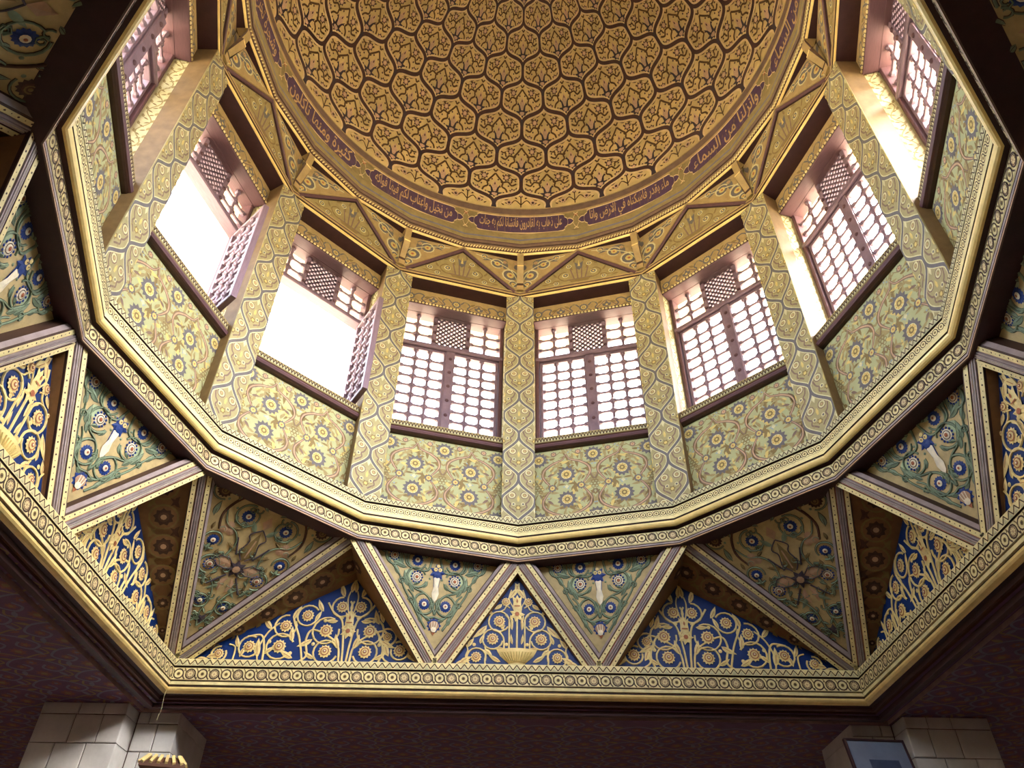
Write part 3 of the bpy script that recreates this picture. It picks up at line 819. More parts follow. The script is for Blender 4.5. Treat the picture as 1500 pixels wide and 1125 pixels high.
# --- frieze bay (above the windows)
def frieze_orn():
    o = Orn()
    # corner arabesques
    for s in (1, -1):
        o.set(mx=s)
        o.fan([(.262, .0), (.262, .215), (.02, .215), (.07, .175), (.16, .095), (.236, .02)], GOLDP, EPS)
        for cx, cy, r in ((.222, .105, .032), (.236, .05, .018), (.16, .165, .026), (.1, .195, .014)):
            o.disc(cx, cy, r, BGRY, 2 * EPS, 12); o.disc(cx, cy, r * .55, PYEL, 3 * EPS, 9); o.disc(cx, cy, r * .22, RUST, 4 * EPS, 6)
            o.stroke(arc(cx, cy, r * 1.12, 20, 300, 9), r * .22, PALE, 3 * EPS)
        o.leaf(.19, .14, 60, .06, .03, BGRY, 2 * EPS, 1); o.leaf(.25, .15, 100, .05, .026, BGRY, 2 * EPS, -1); o.leaf(.21, .19, 160, .06, .02, BGRY, 2 * EPS, .5); o.leaf(.14, .19, 190, .05, .018, BGRY, 2 * EPS, .5)
        small_flower(o, .195, .185, .014, PTAN, PINK, 3 * EPS); small_flower(o, .245, .19, .011, PTAN, PINK, 3 * EPS)
        o.stroke(crom([(.255, .01), (.235, .04), (.255, .07), (.23, .13), (.19, .16), (.12, .185), (.06, .2)], 4), .005, PALE, 2.6 * EPS)
        # inside the tent
        o.stroke(crom([(.02, .03), (.07, .03), (.095, .06), (.07, .085), (.045, .06)], 4), .006, OLIV, 2 * EPS)
        o.stroke(crom([(.09, .03), (.14, .028), (.158, .05), (.14, .062)], 4), .0055, OLIV, 2 * EPS)
        o.stroke([(.008, .03), (.012, .1)], .006, LMAU, 2 * EPS); o.stroke([(.024, .03), (.04, .1)], .006, LMAU, 2 * EPS)
        for cx, cy, r in ((.062, .063, .0155), (.14, .045, .0135), (.045, .118, .0125), (.105, .02, .012)):
            o.disc(cx, cy, r, PALE, 2 * EPS, 10); o.disc(cx, cy, r * .72, BGRY, 3 * EPS, 9); o.disc(cx, cy, r * .34, PYEL, 4 * EPS, 6)
        for x, y, a in ((.03, .09, 60), (.1, .06, 40), (.12, .03, 150), (.17, .022, 170), (.08, .11, 120), (.02, .14, 80)): o.leaf(x, y, a, .032, .011, OLIV, 1.5 * EPS, .7)
    o.set()
    o.fan([(-.05, .028), (.05, .028), (.036, .012), (-.036, .012)], OLIV, 3 * EPS); o.stroke([(-.055, .03), (.055, .03)], .005, LMAU, 3.4 * EPS)
    o.fan([(-.014, .1), (-.02, .14), (0, .125), (.02, .14), (.014, .1), (0, .085)], BGRY, 3 * EPS); o.fan([(-.006, .11), (0, .15), (.006, .11)], PYEL, 4 * EPS)
    o.set(mx=1)
    return o.clip([(1, 0, .266), (-1, 0, .266), (0, 1, .216), (0, -1, 0)])
b = MB(); b.face([(-.267, 0, 0), (.267, 0, 0), (.267, .216, 0), (-.267, .216, 0)], PTAN); b.face([(-.267, 0, -.02), (.267, 0, -.02), (.267, .216, -.02), (-.267, .216, -.02)], PTAN)
fz_m = b.mesh('frieze_panel'); fz_o = frieze_orn().flat('frieze_painting')
def tent_rail(s):
    b = MB(); P0, P1 = Vector((s * .238, .004, 0)), Vector((0, .2045, 0)); d = (P1 - P0).normalized(); nrm = Vector((-d.y, d.x, 0)) * (s * -1)
    # profile across: + = outside
    prof = [(-.0135, 0), (-.0135, .008), (-.010, .011), (-.004, .011), (-.003, .008), (.003, .008), (.004, .012), (.0105, .012), (.0125, .006), (.0125, 0)]
    m = [DWOOD, MAUVE, MAUVE, DLINE, MAUVE, GOLDP, GOLDP, OLIV, OLIV]
    rows = []
    for w, h in prof:
        a = P0 + nrm * w - d * .01; c = P1 + nrm * w
        # mitre at the apex x = 0
        k = -c.x / d.x if abs(d.x) > 1e-6 else 0
        c = c + d * k
        rows.append([(a.x, a.y, h), (c.x, c.y, h)])
    b.grid(rows, m); return b.mesh('tent_rail')
tr_l, tr_r = tent_rail(-1), tent_rail(1)
# --- corbel: S-curved bracket
def corbel_mesh():
    b = MB(); w = .0145
    side = [(0, 0), (.012, 0), (.0125, .028), (.008, .03), (.010, .045), (.024, .075), (.040, .105), (.046, .118), (.046, .126), (.037, .128), (.038, .134), (.044, .160), (.047, .186), (.044, .206), (0, .206)]
    m = [GOLDP, GOLDP, GOLDP, DLINE, GOLDP, GOLDP, GOLDP, GOLD, GOLD, DLINE, GOLDP, GOLDP, GOLDP, GOLDP]
    rows = [[(-w, y, z), (w, y, z)] for z, y in side]
    b.grid(rows, m)
    for s in (1, -1): 
        k = [(s * w, y, z) for z, y in side]
        for i in range(1, len(k) - 2): b.face([k[0], k[i], k[i + 1]], LMAU)
    return b.mesh('corbel')
cb_m = corbel_mesh()

def bay(az, rear):
    nth = NTH.get(az, 'rear')
    kw = lambda lab, cat, grp: dict(parent=REAR) if rear else dict(label=lab, cat=cat, group=grp)
    p = O('parapet_panel', par_m, F(az, 1.036, 1.344), **kw('green-cream floral parapet panel under the %s visible window' % nth, 'panel', 'floral parapet panels'))
    O('painted_flowers', par_o, None, p)
    s = O('window_sill', sill_m, F(az, 1.030, 1.672), **kw('mauve sill with gold zigzag edge under the %s visible window' % nth, 'sill', 'window sills'))
    O('zigzag_strip', sill_z, T(0, .029, .0145), s)
    l = O('lintel', lin_b, F(az, 1.058, 2.385), **kw('painted lintel with blue flower above the %s visible window' % nth, 'lintel', 'window lintels'))
    O('painted_flowers', lin_o, T(0, 0, -.004), l); O('bead_row', bead_m, None, l)
    f = O('frieze_panel', fz_m, F(az, 1.0005, 2.519), **kw('frieze panel with tent-shaped moulding above the %s visible window' % nth, 'panel', 'tent frieze panels'))
    O('painted_arabesque', fz_o, None, f); O('tent_rail', tr_l, None, f); O('tent_rail', tr_r, None, f)
    for me in (jam_l, jam_r): O('painted_jamb', me, F(az, 1.045, 1.73), bpy.data.objects['wall_drum'])
for az in FACES: bay(az, False)
for az in REARF: bay(az, True)
PN = {0: 'central', -1: 'first left of centre', -2: 'second left of centre', -3: 'third left of centre', 1: 'first right of centre', 2: 'second right of centre', 3: 'third right of centre'}
for k in range(-5, 7):
    if abs(k) <= 3:
        p = O('pilaster', pil_m, F(30 * k, 1.014, 1.345), label='painted pilaster with blue-grey ogee vine, %s' % PN[k], cat='pilaster', group='painted pilasters')
        c = O('corbel', cb_m, F(30 * k, 1.030, 2.524), label='gilded S-shaped corbel above the pilaster %s' % PN[k], cat='corbel', group='gilded corbels')
    else:
        p = O('pilaster', pil_m, F(30 * k, 1.014, 1.345), parent=REAR); c = O('corbel', cb_m, F(30 * k, 1.030, 2.524), parent=REAR)
    O('painted_vine', pil_o, None, p); O('side_strip', side_m, None, p)

# ================================================================== TRIANGLE ZONE
APX = [Vector((1.010 * sin(rad(30 * k)), 1.010 * cos(rad(30 * k)), 1.2095)) for k in range(12)]
BX = .247
def Bpt(az):
    """foot of the hanging triangle: side feet at +-15 of each wall, corners at 45"""
    w = round(az / 90.0) * 90 if abs(((az + 45) % 90)) > 1e-6 else None
    if w is None:
        a = rad(az); return Vector((1.036 * r2 * sin(a), 1.036 * r2 * cos(a), .848))
    s = 1 if (az - w) > 0 else -1
    a = rad(w); n = Vector((sin(a), cos(a), 0)); t = Vector((cos(a), -sin(a), 0))
    p = n * 1.036 + t * BX * s; p.z = .848; return p
def tri_frame(az):
    B = Bpt(az); k0 = int(round((az - 15) / 30)) % 12; T0, T1 = APX[k0], APX[(k0 + 1) % 12]
    eu = (T1 - T0).normalized(); mid = (T0 + T1) / 2
    n = eu.cross(mid - B); n.normalize(); ev = n.cross(eu)
    if n.dot(Vector((0, 0, 1))) > 0: pass
    # n should look towards the axis / downwards
    if n.dot(-mid.normalized() + Vector((0, 0, -1))) < 0: n = -n; ev = -ev
    if (mid - B).dot(ev) < 0: ev = -ev
    m = Matrix((eu, ev, n)).transposed().to_4x4(); m.translation = Vector((B.x * U, B.y * U, EYE + B.z * U))
    loc = lambda P: ((P - B).dot(eu), (P - B).dot(ev), (P - B).dot(n))
    return m, loc(T0), loc(T1), B
RW = .0255
RPROF = [(-RW, -.03), (-RW, -.002), (-RW + .001, 0), (-.0125, 0), (-.0115, -.003), (-.0095, -.003), (-.008, .001), (-.0045, .001), (-.004, -.002), (-.0028, -.002), (-.002, .0015), (.002, .0015), (.0028, -.002), (.004, -.002), (.0045, .001), (.008, .001), (.0095, -.003), (.0115, -.003), (.0125, 0), (RW - .001, 0), (RW, -.002), (.0285, -.003), (.031, -.006), (.0365, -.012), (.0375, -.040)]
RMAT = [DWOOD, DLINE, CREAM, DLINE, RUST, GREYM, GREYM, WHIT, DWOOD, GREYM, GREYM, GREYM, DWOOD, WHIT, GREYM, GREYM, RUST, DLINE, CREAM, DLINE, DLINE, GREYM, GREYM, DLINE]
def rail(P, Q, inward, clip_u=None):
    """moulding along P->Q in the panel plane; inward = sign so that +w faces the field"""
    P, Q = Vector((P[0], P[1], 0)), Vector((Q[0], Q[1], 0)); d = (Q - P).normalized(); w_ = Vector((-d.y, d.x, 0)) * inward
    b = MB(); rows = []; L = (Q - P).length
    for w, h in RPROF:
        a = P + w_ * w; c = Q + w_ * w
        # mitre at the foot: meet the axis line of the panel through P
        rows.append([(a.x, a.y, h), (c.x, c.y, h)])
    b.grid(rows, RMAT)
    # dots on the two cream strips
    n = int(L / .0135)
    for off in (-.019, .019):
        for i in range(n):
            c = P + d * (L * (i + .5) / n) + w_ * off
            r = .0023 if i % 2 == 0 else .0012
            b.face([(c.x + r * cos(q * PI / 3), c.y + r * sin(q * PI / 3), .0004) for q in range(6)], DLINE)
    return b.mesh('moulded_rail')
def rosette_mesh(kind, r):
    """raised flower; local metres via U"""
    o = Orn()
    if kind == 'blue':
        o.star(0, 0, r, r * .84, 14, VBLU, .004, .010); o.ring(0, 0, r * .5, r * .12, BLUE, .012, 12); o.disc(0, 0, r * .42, WHIT, .012, 10, .008); o.disc(0, 0, r * .18, RUST, .019, 6, .003)
    elif kind == 'white':
        for k in range(12):
            a = k * PI / 6; o.disc(r * .84 * cos(a), r * .84 * sin(a), r * .17, VBLU, .006, 6, .006)
        o.star(0, 0, r * .8, r * .66, 12, WHIT, .005, .008); o.ring(0, 0, r * .5, r * .1, DLINE, .010, 12); o.disc(0, 0, r * .44, WHIT, .011, 10, .005); o.disc(0, 0, r * .26, RUST, .016, 8, .004)
    elif kind == 'gold':
        o.star(0, 0, r, r * .8, 12, BGLD, .012, .010); o.ring(0, 0, r * .56, r * .14, RUST, .022, 12); o.disc(0, 0, r * .48, BGLD, .022, 10, .006); o.disc(0, 0, r * .28, RUST, .027, 8, .003); o.disc(0, 0, r * .14, WHIT, .031, 6, .003)
    else:
        o.star(0, 0, r, r * .8, 13, DLINE, .004, .006); o.disc(0, 0, r * .6, SBRN, .009, 10, .006); o.ring(0, 0, r * .4, r * .14, OLIV, .015, 10); o.disc(0, 0, r * .2, OLIV, .014, 6, .004)
    return o.mesh('rosette_' + kind, fn=lambda x, y, h: (x * U, y * U, h))
_rc = {}
def ros(kind, r):
    key = (kind, round(r, 4))
    if key not in _rc: _rc[key] = rosette_mesh(kind, r)
    return _rc[key]
def vine(o, pts, w, m=VGRN, out=VDRK, h=.006, rnd=.009, n=5):
    a = crom(pts, n) if len(pts) < 8 else pts
    ws = [w * (1 - .5 * (i / len(a)) ** 2) for i in range(len(a))]
    o.stroke(a, [q + .0032 for q in ws], out, .0018); o.stroke(a, ws, m, .003, False, rnd)
def rleaf(o, x, y, ang, L, wd, m=VGRN, out=VDRK, curl=.4):
    o.leaf(x, y, ang, L * 1.04, wd * 1.28, out, .0022, curl); o.leaf(x, y, ang, L, wd, m, .004, curl, .010)
    a = rad(ang); o.stroke([(x, y), (x + L * .5 * cos(a) - curl * L * .12 * sin(a), y + L * .5 * sin(a) + curl * L * .12 * cos(a))], wd * .1, out, .0135)
def roundel(o, x, y, r, a0, m, out, turn=300, s=1, fill=None, w=.0062):
    if fill: o.disc(x, y, r * .94, fill, .0012, 14)
    vine(o, arc(x, y, r, a0, a0 + s * turn, 16, r * .86), w, m, out)

def small_panel_relief(H):
    """hanging triangle next to the middle of a wall; v measured from the foot, unit = H"""
    o = Orn(); q = []
    X = lambda u: u * H; Y = lambda v: v * H
    for s in (1, -1):
        o.set(mx=s)
        for (u, v, kind, r, a0, tr, sp) in ((.19, .70, 'white', .055, 200, 320, 1), (.19, .865, 'blue', .052, 160, 320, -1), (.105, .45, 'blue', .05, 90, 320, -1), (.42, .885, 'white', .048, 250, 300, 1)):
            roundel(o, X(u), Y(v), .104 * H if u < .4 else .09 * H, a0, VGRN, VDRK, tr, sp)
            q.append((s * X(u), Y(v), kind, r * H))
        vine(o, [(0, Y(.36)), (X(.05), Y(.5)), (X(.12), Y(.56)), (X(.22), Y(.6)), (X(.3), Y(.72))], .0062)
        vine(o, [(X(.03), Y(.98)), (X(.05), Y(.86)), (X(.1), Y(.77)), (X(.28), Y(.8)), (X(.33), Y(.92)), (X(.42), Y(1.02))], .0062)
        vine(o, [(0, Y(.34)), (X(.09), Y(.33)), (X(.17), Y(.42)), (X(.22), Y(.52)), (X(.27), Y(.57))], .0055)
        rleaf(o, X(.29), Y(.78), 12, .17 * H, .045 * H); rleaf(o, X(.21), Y(.55), 55, .14 * H, .04 * H); rleaf(o, X(.05), Y(.9), 70, .1 * H, .04 * H)
        rleaf(o, X(.03), Y(.3), 20, .09 * H, .035 * H); rleaf(o, X(.12), Y(.6), 110, .08 * H, .035 * H); rleaf(o, X(.3), Y(.88), 80, .1 * H, .04 * H); rleaf(o, X(.5), Y(.99), 200, .1 * H, .04 * H)
        for u, v, a_, L_, w_ in ((.33, .80, 60, .15, .045), (.27, .60, 62, .15, .042), (.17, .36, 70, .13, .04), (.12, .27, 60, .1, .035), (.36, .70, 50, .12, .036), (.46, .80, 60, .11, .035), (.5, .9, 30, .1, .035), (.05, .40, 100, .08, .028), (.22, .62, 140, .08, .028), (.3, .92, 120, .09, .03), (.08, .9, 40, .09, .03)):
            rleaf(o, X(u), Y(v), a_, L_ * H, w_ * H)
        vine(o, [(X(.08), Y(.22)), (X(.16), Y(.34)), (X(.22), Y(.44)), (X(.31), Y(.58)), (X(.36), Y(.7)), (X(.48), Y(.84))], .0055)
        vine(o, arc(X(.235), Y(.47), .03 * H, 0, 420, 10, .012 * H), .0045); vine(o, arc(X(.335), Y(.645), .035 * H, 180, -240, 10, .012 * H), .0045); vine(o, arc(X(.03), Y(.46), .03 * H, 0, 400, 10, .012 * H), .004)
        for u, v in ((.1, .8), (.3, .66), (.06, .7), (.34, .84), (.25, .95), (.2, .5), (.52, .97)): o.disc(X(u), Y(v), .0045, VGRN, .003, 7, .006)
        for u, v, r in ((.13, .93, .05), (.05, .62, .045), (.27, .72, .05), (.06, .4, .05), (.38, .86, .05)): o.disc(X(u), Y(v), r * H, VPAL if u > .1 else RUST, .0008, 8) if u > .1 else None
    o.set()
    return o, q
def tulip_mesh(H, kind):
    o = Orn(); X = lambda u: u * H; Y = lambda v: v * H
    if kind == 'panel':
        o.fan([(X(a), Y(c)) for a, c in [(0, -.02), (.025, .03), (.034, .12), (.05, .19), (.02, .17), (0, .2), (-.02, .17), (-.05, .19), (-.034, .12), (-.025, .03)]], VBLU, .004, .004)
        o.fan([(X(a), Y(c)) for a, c in [(0, -.1), (.02, -.075), (.036, -.02), (.022, .05), (.03, .13), (0, .16), (-.03, .13), (-.022, .05), (-.036, -.02), (-.02, -.075)]], WHIT, .010, .012)
        o.star(0, Y(.19), X(.085), X(.05), 7, VBLU, .006, .012); o.disc(X(.022), Y(.215), X(.02), BGLD, .016, 8, .004); o.disc(X(-.022), Y(.215), X(.02), BGLD, .016, 8, .004); o.disc(0, Y(.25), X(.018), BGLD, .016, 8, .004)
        o.disc(0, Y(.165), X(.034), VBLU, .014, 10, .004); o.disc(X(.02), Y(.215), X(.006), DLINE, .021, 5); o.disc(X(-.02), Y(.215), X(.006), DLINE, .021, 5)
    else:   # gold tulip
        o.fan([(X(a), Y(c)) for a, c in [(.02, 0), (.045, .05), (.04, .11), (.055, .18), (.02, .15), (0, .19), (-.02, .15), (-.055, .18), (-.04, .11), (-.045, .05), (-.02, 0)]], BGLD, .014, .012)
        o.star(0, Y(-.03), X(.085), X(.05), 7, BGLD, .013, .012); o.disc(0, Y(-.03), X(.025), RUST, .027, 8, .003); o.stroke([(X(-.03), Y(.06)), (X(.03), Y(.06))], X(.012), RUST, .027)
        o.leaf(0, Y(.09), 90, X(.05), X(.02), RUST, .028, 0)
    return o.mesh('tulip', fn=lambda x, y, h: (x * U, y * U, h))
def palmette_mesh(H):
    o = Orn(); X = lambda u: u * H
    o.star(0, 0, X(.074), X(.056), 11, VBLU, .004, .008)
    o.fan([(X(.05 * cos(PI * i / 8)), X(-.012 + .05 * sin(PI * i / 8))) for i in range(9)] + [(X(-.03), X(-.04)), (X(.03), X(-.04))], PINK, .013, .008, (0, X(.01)))
    for u in (-.026, 0, .026): o.stroke([(X(u * .7), X(-.03)), (X(u), X(.03))], X(.008), WHIT, .0215)
    o.disc(0, X(-.042), X(.028), WHIT, .016, 8, .006); o.fan([(X(.02), X(-.066)), (0, X(-.1)), (X(-.02), X(-.066))], RUST, .010)
    return o.mesh('palmette', fn=lambda x, y, h: (x * U, y * U, h))

def corner_relief(H):
    o = Orn(); q = []
    X = lambda u: u * H; Y = lambda v: v * H
    D, G = DLINE, OLIV
    for s in (1, -1):
        o.set(mx=s)
        for (u, v, kind, r, a0, tr, sp, rr) in ((.072, .275, 'blue', .029, 200, 320, 1, .045), (.148, .495, 'white', .033, 260, 320, 1, .06), (.212, .63, 'blue', .03, 240, 320, 1, .056), (.12, .832, 'blue', .034, 100, 320, -1, .07), (.315, .915, 'brown', .038, 180, 300, -1, .065)):
            roundel(o, X(u), Y(v), rr * H, a0, VGRN, D, tr, sp, None, .0055); q.append((s * X(u), Y(v), kind, r * H))
        vine(o, [(0, Y(.12)), (X(.03), Y(.2)), (X(.03), Y(.3)), (X(.06), Y(.38)), (X(.1), Y(.42))], .0055, VGRN, D)
        vine(o, [(X(.1), Y(.57)), (X(.09), Y(.66)), (X(.13), Y(.72)), (X(.2), Y(.75)), (X(.24), Y(.82))], .0055, VGRN, D)
        vine(o, [(0, Y(.98)), (X(.1), Y(.97)), (X(.2), Y(.92)), (X(.25), Y(.8)), (X(.22), Y(.7))], .008, SBRN, D)
        # trefoils
        for dx, dy in ((0, .022), (.02, -.012), (-.02, -.012)): o.disc(X(.178 + dx), Y(.722 + dy), X(.024), PINK, .004, 9, .008)
        for x, y, a, L in ((.05, .24, 70, .06), (.11, .36, 60, .07), (.21, .55, 75, .07), (.29, .76, 75, .09), (.04, .9, 40, .07), (.24, .96, 170, .08), (.06, .6, 130, .06), (.36, .98, 190, .07), (.02, .17, 30, .05)):
            rleaf(o, X(x), Y(y), a, L * H, .3 * L * H, VGRN, D)
        rng = random.Random(8)
        for i in range(46):
            v = rng.uniform(.1, .98); u = rng.uniform(.03, max(.04, .38 * v))
            if i % 2: rleaf(o, X(u), Y(v), rng.uniform(0, 360), .045 * H, .016 * H, (VGRN, OLIV)[i % 4 == 1], D)
            else: vine(o, arc(X(u), Y(v), .022 * H, rng.uniform(0, 360), rng.uniform(360, 620), 8, .008 * H), .0034, VGRN, D)
        # central palmette: lobes, diagonal dark bars and a tulip above
        o.fan([(X(a_), Y(c_)) for a_, c_ in [(.03, .535), (.07, .57), (.12, .565), (.15, .53), (.11, .505), (.06, .5)]], PINK, .006, .008)
        o.stroke([(X(a_), Y(c_)) for a_, c_ in [(.03, .535), (.07, .57), (.12, .565), (.15, .53), (.11, .505), (.06, .5), (.03, .515)]], .004, DBLU, .009, False, .005)
        o.stroke([(X(.03), Y(.47)), (X(.10), Y(.38))], .007, DBLU, .006, False, .007); o.stroke([(X(.05), Y(.60)), (X(.10), Y(.70))], .006, DBLU, .006, False, .007)
        o.fan([(X(a_), Y(c_)) for a_, c_ in [(.01, .46), (.045, .43), (.05, .39), (.02, .36)]], PINK, .006, .006); o.leaf(X(.02), Y(.42), -60, X(.1), X(.03), VGRN, .006, .5, .006)
        o.stroke(crom([(X(.012), Y(.58)), (X(.045), Y(.63)), (X(.03), Y(.70)), (X(.05), Y(.74)), (0, Y(.79))], 4), .0045, DBLU, .008, False, .006)
        o.leaf(X(.03), Y(.76), 40, X(.08), X(.03), VGRN, .006, .4, .006); o.leaf(X(.06), Y(.62), 10, X(.08), X(.028), OLIV, .006, .4, .006)
        for u, v in ((.05, .33), (.1, .3), (.18, .42), (.24, .55), (.05, .78), (.27, .88), (.2, .85)): o.disc(X(u), Y(v), .005, VGRN, .003, 7, .006)
    o.set()
    o.fan([(X(a), Y(c)) for a, c in [(0, .57), (.035, .63), (.022, .7), (0, .77), (-.022, .7), (-.035, .63)]], OLIV, .006, .010); o.stroke([(0, Y(.6)), (0, Y(.72))], .005, PINK, .016)
    o.star(0, Y(.52), X(.06), X(.035), 7, DBLU, .006, .014); o.disc(0, Y(.52), X(.022), PINK, .018, 8, .004)
    o.fan([(X(a), Y(c)) for a, c in [(0, .79), (.03, .83), (0, .88), (-.03, .83)]], PINK, .006, .008)
    o.star(0, Y(.17), X(.04), X(.02), 5, DBLU, .006, .008)
    return o, q

SIDE_FEET = [-15, 15, -75, 75, -105, 105]
TLAB = {-15: 'carved hanging triangle panel with tulip, left of the blue urn panel', 15: 'carved hanging triangle panel with tulip, right of the blue urn panel', -75: 'pale carved hanging triangle panel on the left wall beside the front corner', 75: 'carved hanging triangle panel on the right wall beside the front corner',
        -105: 'teal carved triangle panel at the left edge of the picture', 105: 'carved triangle panel cut by the right edge of the picture', -45: 'brown carved triangle panel hanging in the front left corner', 45: 'brown carved triangle panel hanging in the front right corner',
        -135: 'dark carved triangle panel in the upper left corner of the picture', 135: 'dark carved triangle panel in the upper right corner of the picture'}
_tc = {}
def hang_panel(az, rear=False):
    m, t0, t1, B = tri_frame(az)
    corner = abs((az % 90) - 45) < 1e-6
    sidek = 'c' if corner else ('p' if ((az + 360) % 90) < 45 else 'm')
    if sidek not in _tc:
        b = MB(); h = -.018 if corner else -.038
        H = (t0[1] + t1[1]) / 2
        b.face([(0, -.01, h), (t1[0] * 1.02, t1[1] * 1.02, h), (t0[0] * 1.02, t0[1] * 1.02, h)], VTAN)
        body = b.mesh('hanging_panel')
        r0 = rail((0, 0), t0, -1); r1 = rail((0, 0), t1, 1)
        relief, q = (corner_relief if corner else small_panel_relief)(H)
        # clip to the field
        pl = []
        for t, s in ((t0, -1), (t1, 1)):
            l = math.hypot(t[0], t[1]); dx, dy = t[0] / l, t[1] / l
            nx, ny = (-dy, dx) if s < 0 else (dy, -dx)   # pointing outside the field
            if nx * t[0] + ny * t[1] != 0: pass
            # outside normal must point away from the other top corner
            ot = t1 if s < 0 else t0
            if nx * ot[0] + ny * ot[1] > 0: nx, ny = -nx, -ny
            pl.append((nx, ny, -.037))
        cx = (t0[0] + t1[0]) / 2 / H   # shear so the drawing follows the panel axis
        v0 = .04 / sin(math.atan2(abs(t1[0] - t0[0]) / 2, H)); kk = 1 - v0 / H * (.8 if corner else .72)
        relief.v = [(x * kk, v0 * .8 + y * kk, hh) for x, y, hh in relief.v]; q = [(x * kk, v0 * .8 + y * kk, k, r) for x, y, k, r in q]
        relief.v = [(x + cx * y, y, hh) for x, y, hh in relief.v]
        relief.clip(pl + [(0, 1, H * .995)])
        rm = relief.mesh('vine_relief', fn=lambda x, y, hh: (x * U, y * U, hh + h * U))
        q = [(x + cx * y, y, k, r) for x, y, k, r in q if all(a * (x + cx * y) + c * y <= d - r * .55 for a, c, d in pl)]
        _tc[sidek] = (body, r0, r1, rm, q, H, cx, h, v0, kk)
    body, r0, r1, rm, q, H, cx, h, v0, kk = _tc[sidek]
    if rear: o = O('hanging_panel', body, m, REAR)
    else: o = O('hanging_panel', body, m, label=TLAB[az], cat='panel', group='carved hanging triangle panels')
    O('moulded_rail', r0, None, o); O('moulded_rail', r1, None, o); O('vine_relief', rm, None, o)
    if not rear or corner:
        for x, y, k, r in q: O('rosette', ros(k, r), T(x, y, h), o)
        if not corner:
            if 'tul' not in _tc: _tc['tul'] = tulip_mesh(H * kk, 'panel'); _tc['pal'] = palmette_mesh(H * kk)
            yt, yp = v0 * .8 + .58 * H * kk, v0 * .8 + .265 * H * kk
            O('tulip', _tc['tul'], T(cx * yt, yt, h), o); O('palmette', _tc['pal'], T(cx * yp, yp, h), o)
    return o
for az in (-15, 15, -45, 45, -75, 75, -105, 105, -135, 135): hang_panel(az)
for az in (-165, 165): hang_panel(az, True)

# ---------------------------------------------------- upright blue panels
YB = 1.055; Z0 = .855
def gvine(o, pts, w=.0085, n=6):
    w *= .74
    a = crom(pts, n) if len(pts) < 9 else pts
    o.stroke(a, w, BGLD, .003, False, .010)
def gleaf(o, x, y, a, L, wd, curl=.4):
    o.leaf(x, y, a, L, wd, BGLD, .008, curl, .007); b_ = rad(a)
    o.stroke([(x + L * .15 * cos(b_), y + L * .15 * sin(b_)), (x + L * .6 * cos(b_) - curl * L * .18 * sin(b_), y + L * .6 * sin(b_) + curl * L * .18 * cos(b_))], wd * .09, RUST, .0155)
def blue_centre():
    o = Orn(); q = []; k = .30 / 800.     # crop pixels to drum units
    P = lambda x, y: ((x - 565) * k, (985 - y) * k)
    for s in (1, -1):
        o.set(mx=s)
        E = lambda *pts: [P(565 + a, c) for a, c in pts]
        gvine(o, E((65, 850), (65, 640), (70, 580), (100, 545)), .0075)
        gvine(o, arc(*P(565 + 150, 605), 87 * k, 160, -150, 14), .008)
        gvine(o, E((105, 850), (108, 760), (125, 720), (160, 690)), .0075)
        gvine(o, arc(*P(565 + 200, 757), 84 * k, 150, -170, 14), .008)
        gvine(o, arc(*P(565 + 328, 912), 78 * k, 200, -120, 14), .008)
        gvine(o, E((250, 990), (258, 930), (250, 870), (262, 820)), .0075)
        gvine(o, E((150, 520), (110, 500), (90, 470), (60, 485)), .006); gvine(o, E((0, 570), (40, 470), (70, 400), (50, 320)), .005)
        gvine(o, E((400, 950), (415, 900), (400, 850), (420, 800)), .006)
        for x, y, a, L, w in ((250, 640, -55, 160, 48), (60, 400, 115, 130, 46), (130, 450, -50, 80, 36), (300, 800, 100, 90, 34), (400, 830, 110, 90, 36), (460, 960, 140, 110, 40), (500, 980, 150, 130, 40), (130, 945, 20, 120, 36), (270, 850, 200, 80, 40), (35, 800, 70, 90, 24), (40, 680, 80, 110, 26), (30, 620, 60, 80, 22), (95, 640, -20, 60, 22), (110, 830, -20, 70, 26), (200, 540, 20, 60, 30), (10, 330, 100, 80, 40)):
            x_, y_ = P(565 + x, y); gleaf(o, x_, y_, a, L * k, w * k)
        for x, y in ((350, 805), (85, 800), (120, 660)): x_, y_ = P(565 + x, y); o.disc(x_, y_, 15 * k, BGLD, .006, 8, .006)
        for x, y, r in ((148, 605, 52), (200, 757, 52), (330, 910, 46), (95, 432, 40)): x_, y_ = P(565 + x, y); q.append((s * x_, y_, 'gold', r * k))
    o.set()
    gvine(o, [P(565, 850), P(565, 560)], .0085)
    return o, q, k
def bowl_mesh(k):
    b = MB(); prof = [(45, 990, 0), (62, 975, .02), (62, 968, .02), (70, 955, .02), (100, 930, .03), (135, 900, .04), (155, 868, .045), (163, 850, .045), (163, 843, .045), (150, 840, .02)]
    rows = [[((-w + 2 * w * i / 12) * k, (985 - y) * k, h * .3 * (sin(PI * i / 12) + .2)) for i in range(13)] for w, y, h in prof]
    b.grid(rows, BGLD)
    for i in range(-5, 6): b.tube([(i * 14 * k, (985 - 945) * k, .012), (i * 24 * k, (985 - 875) * k, .017 if abs(i) < 3 else .013)], .0035 * .5, PYEL, 5)
    return b.mesh('fountain_bowl')
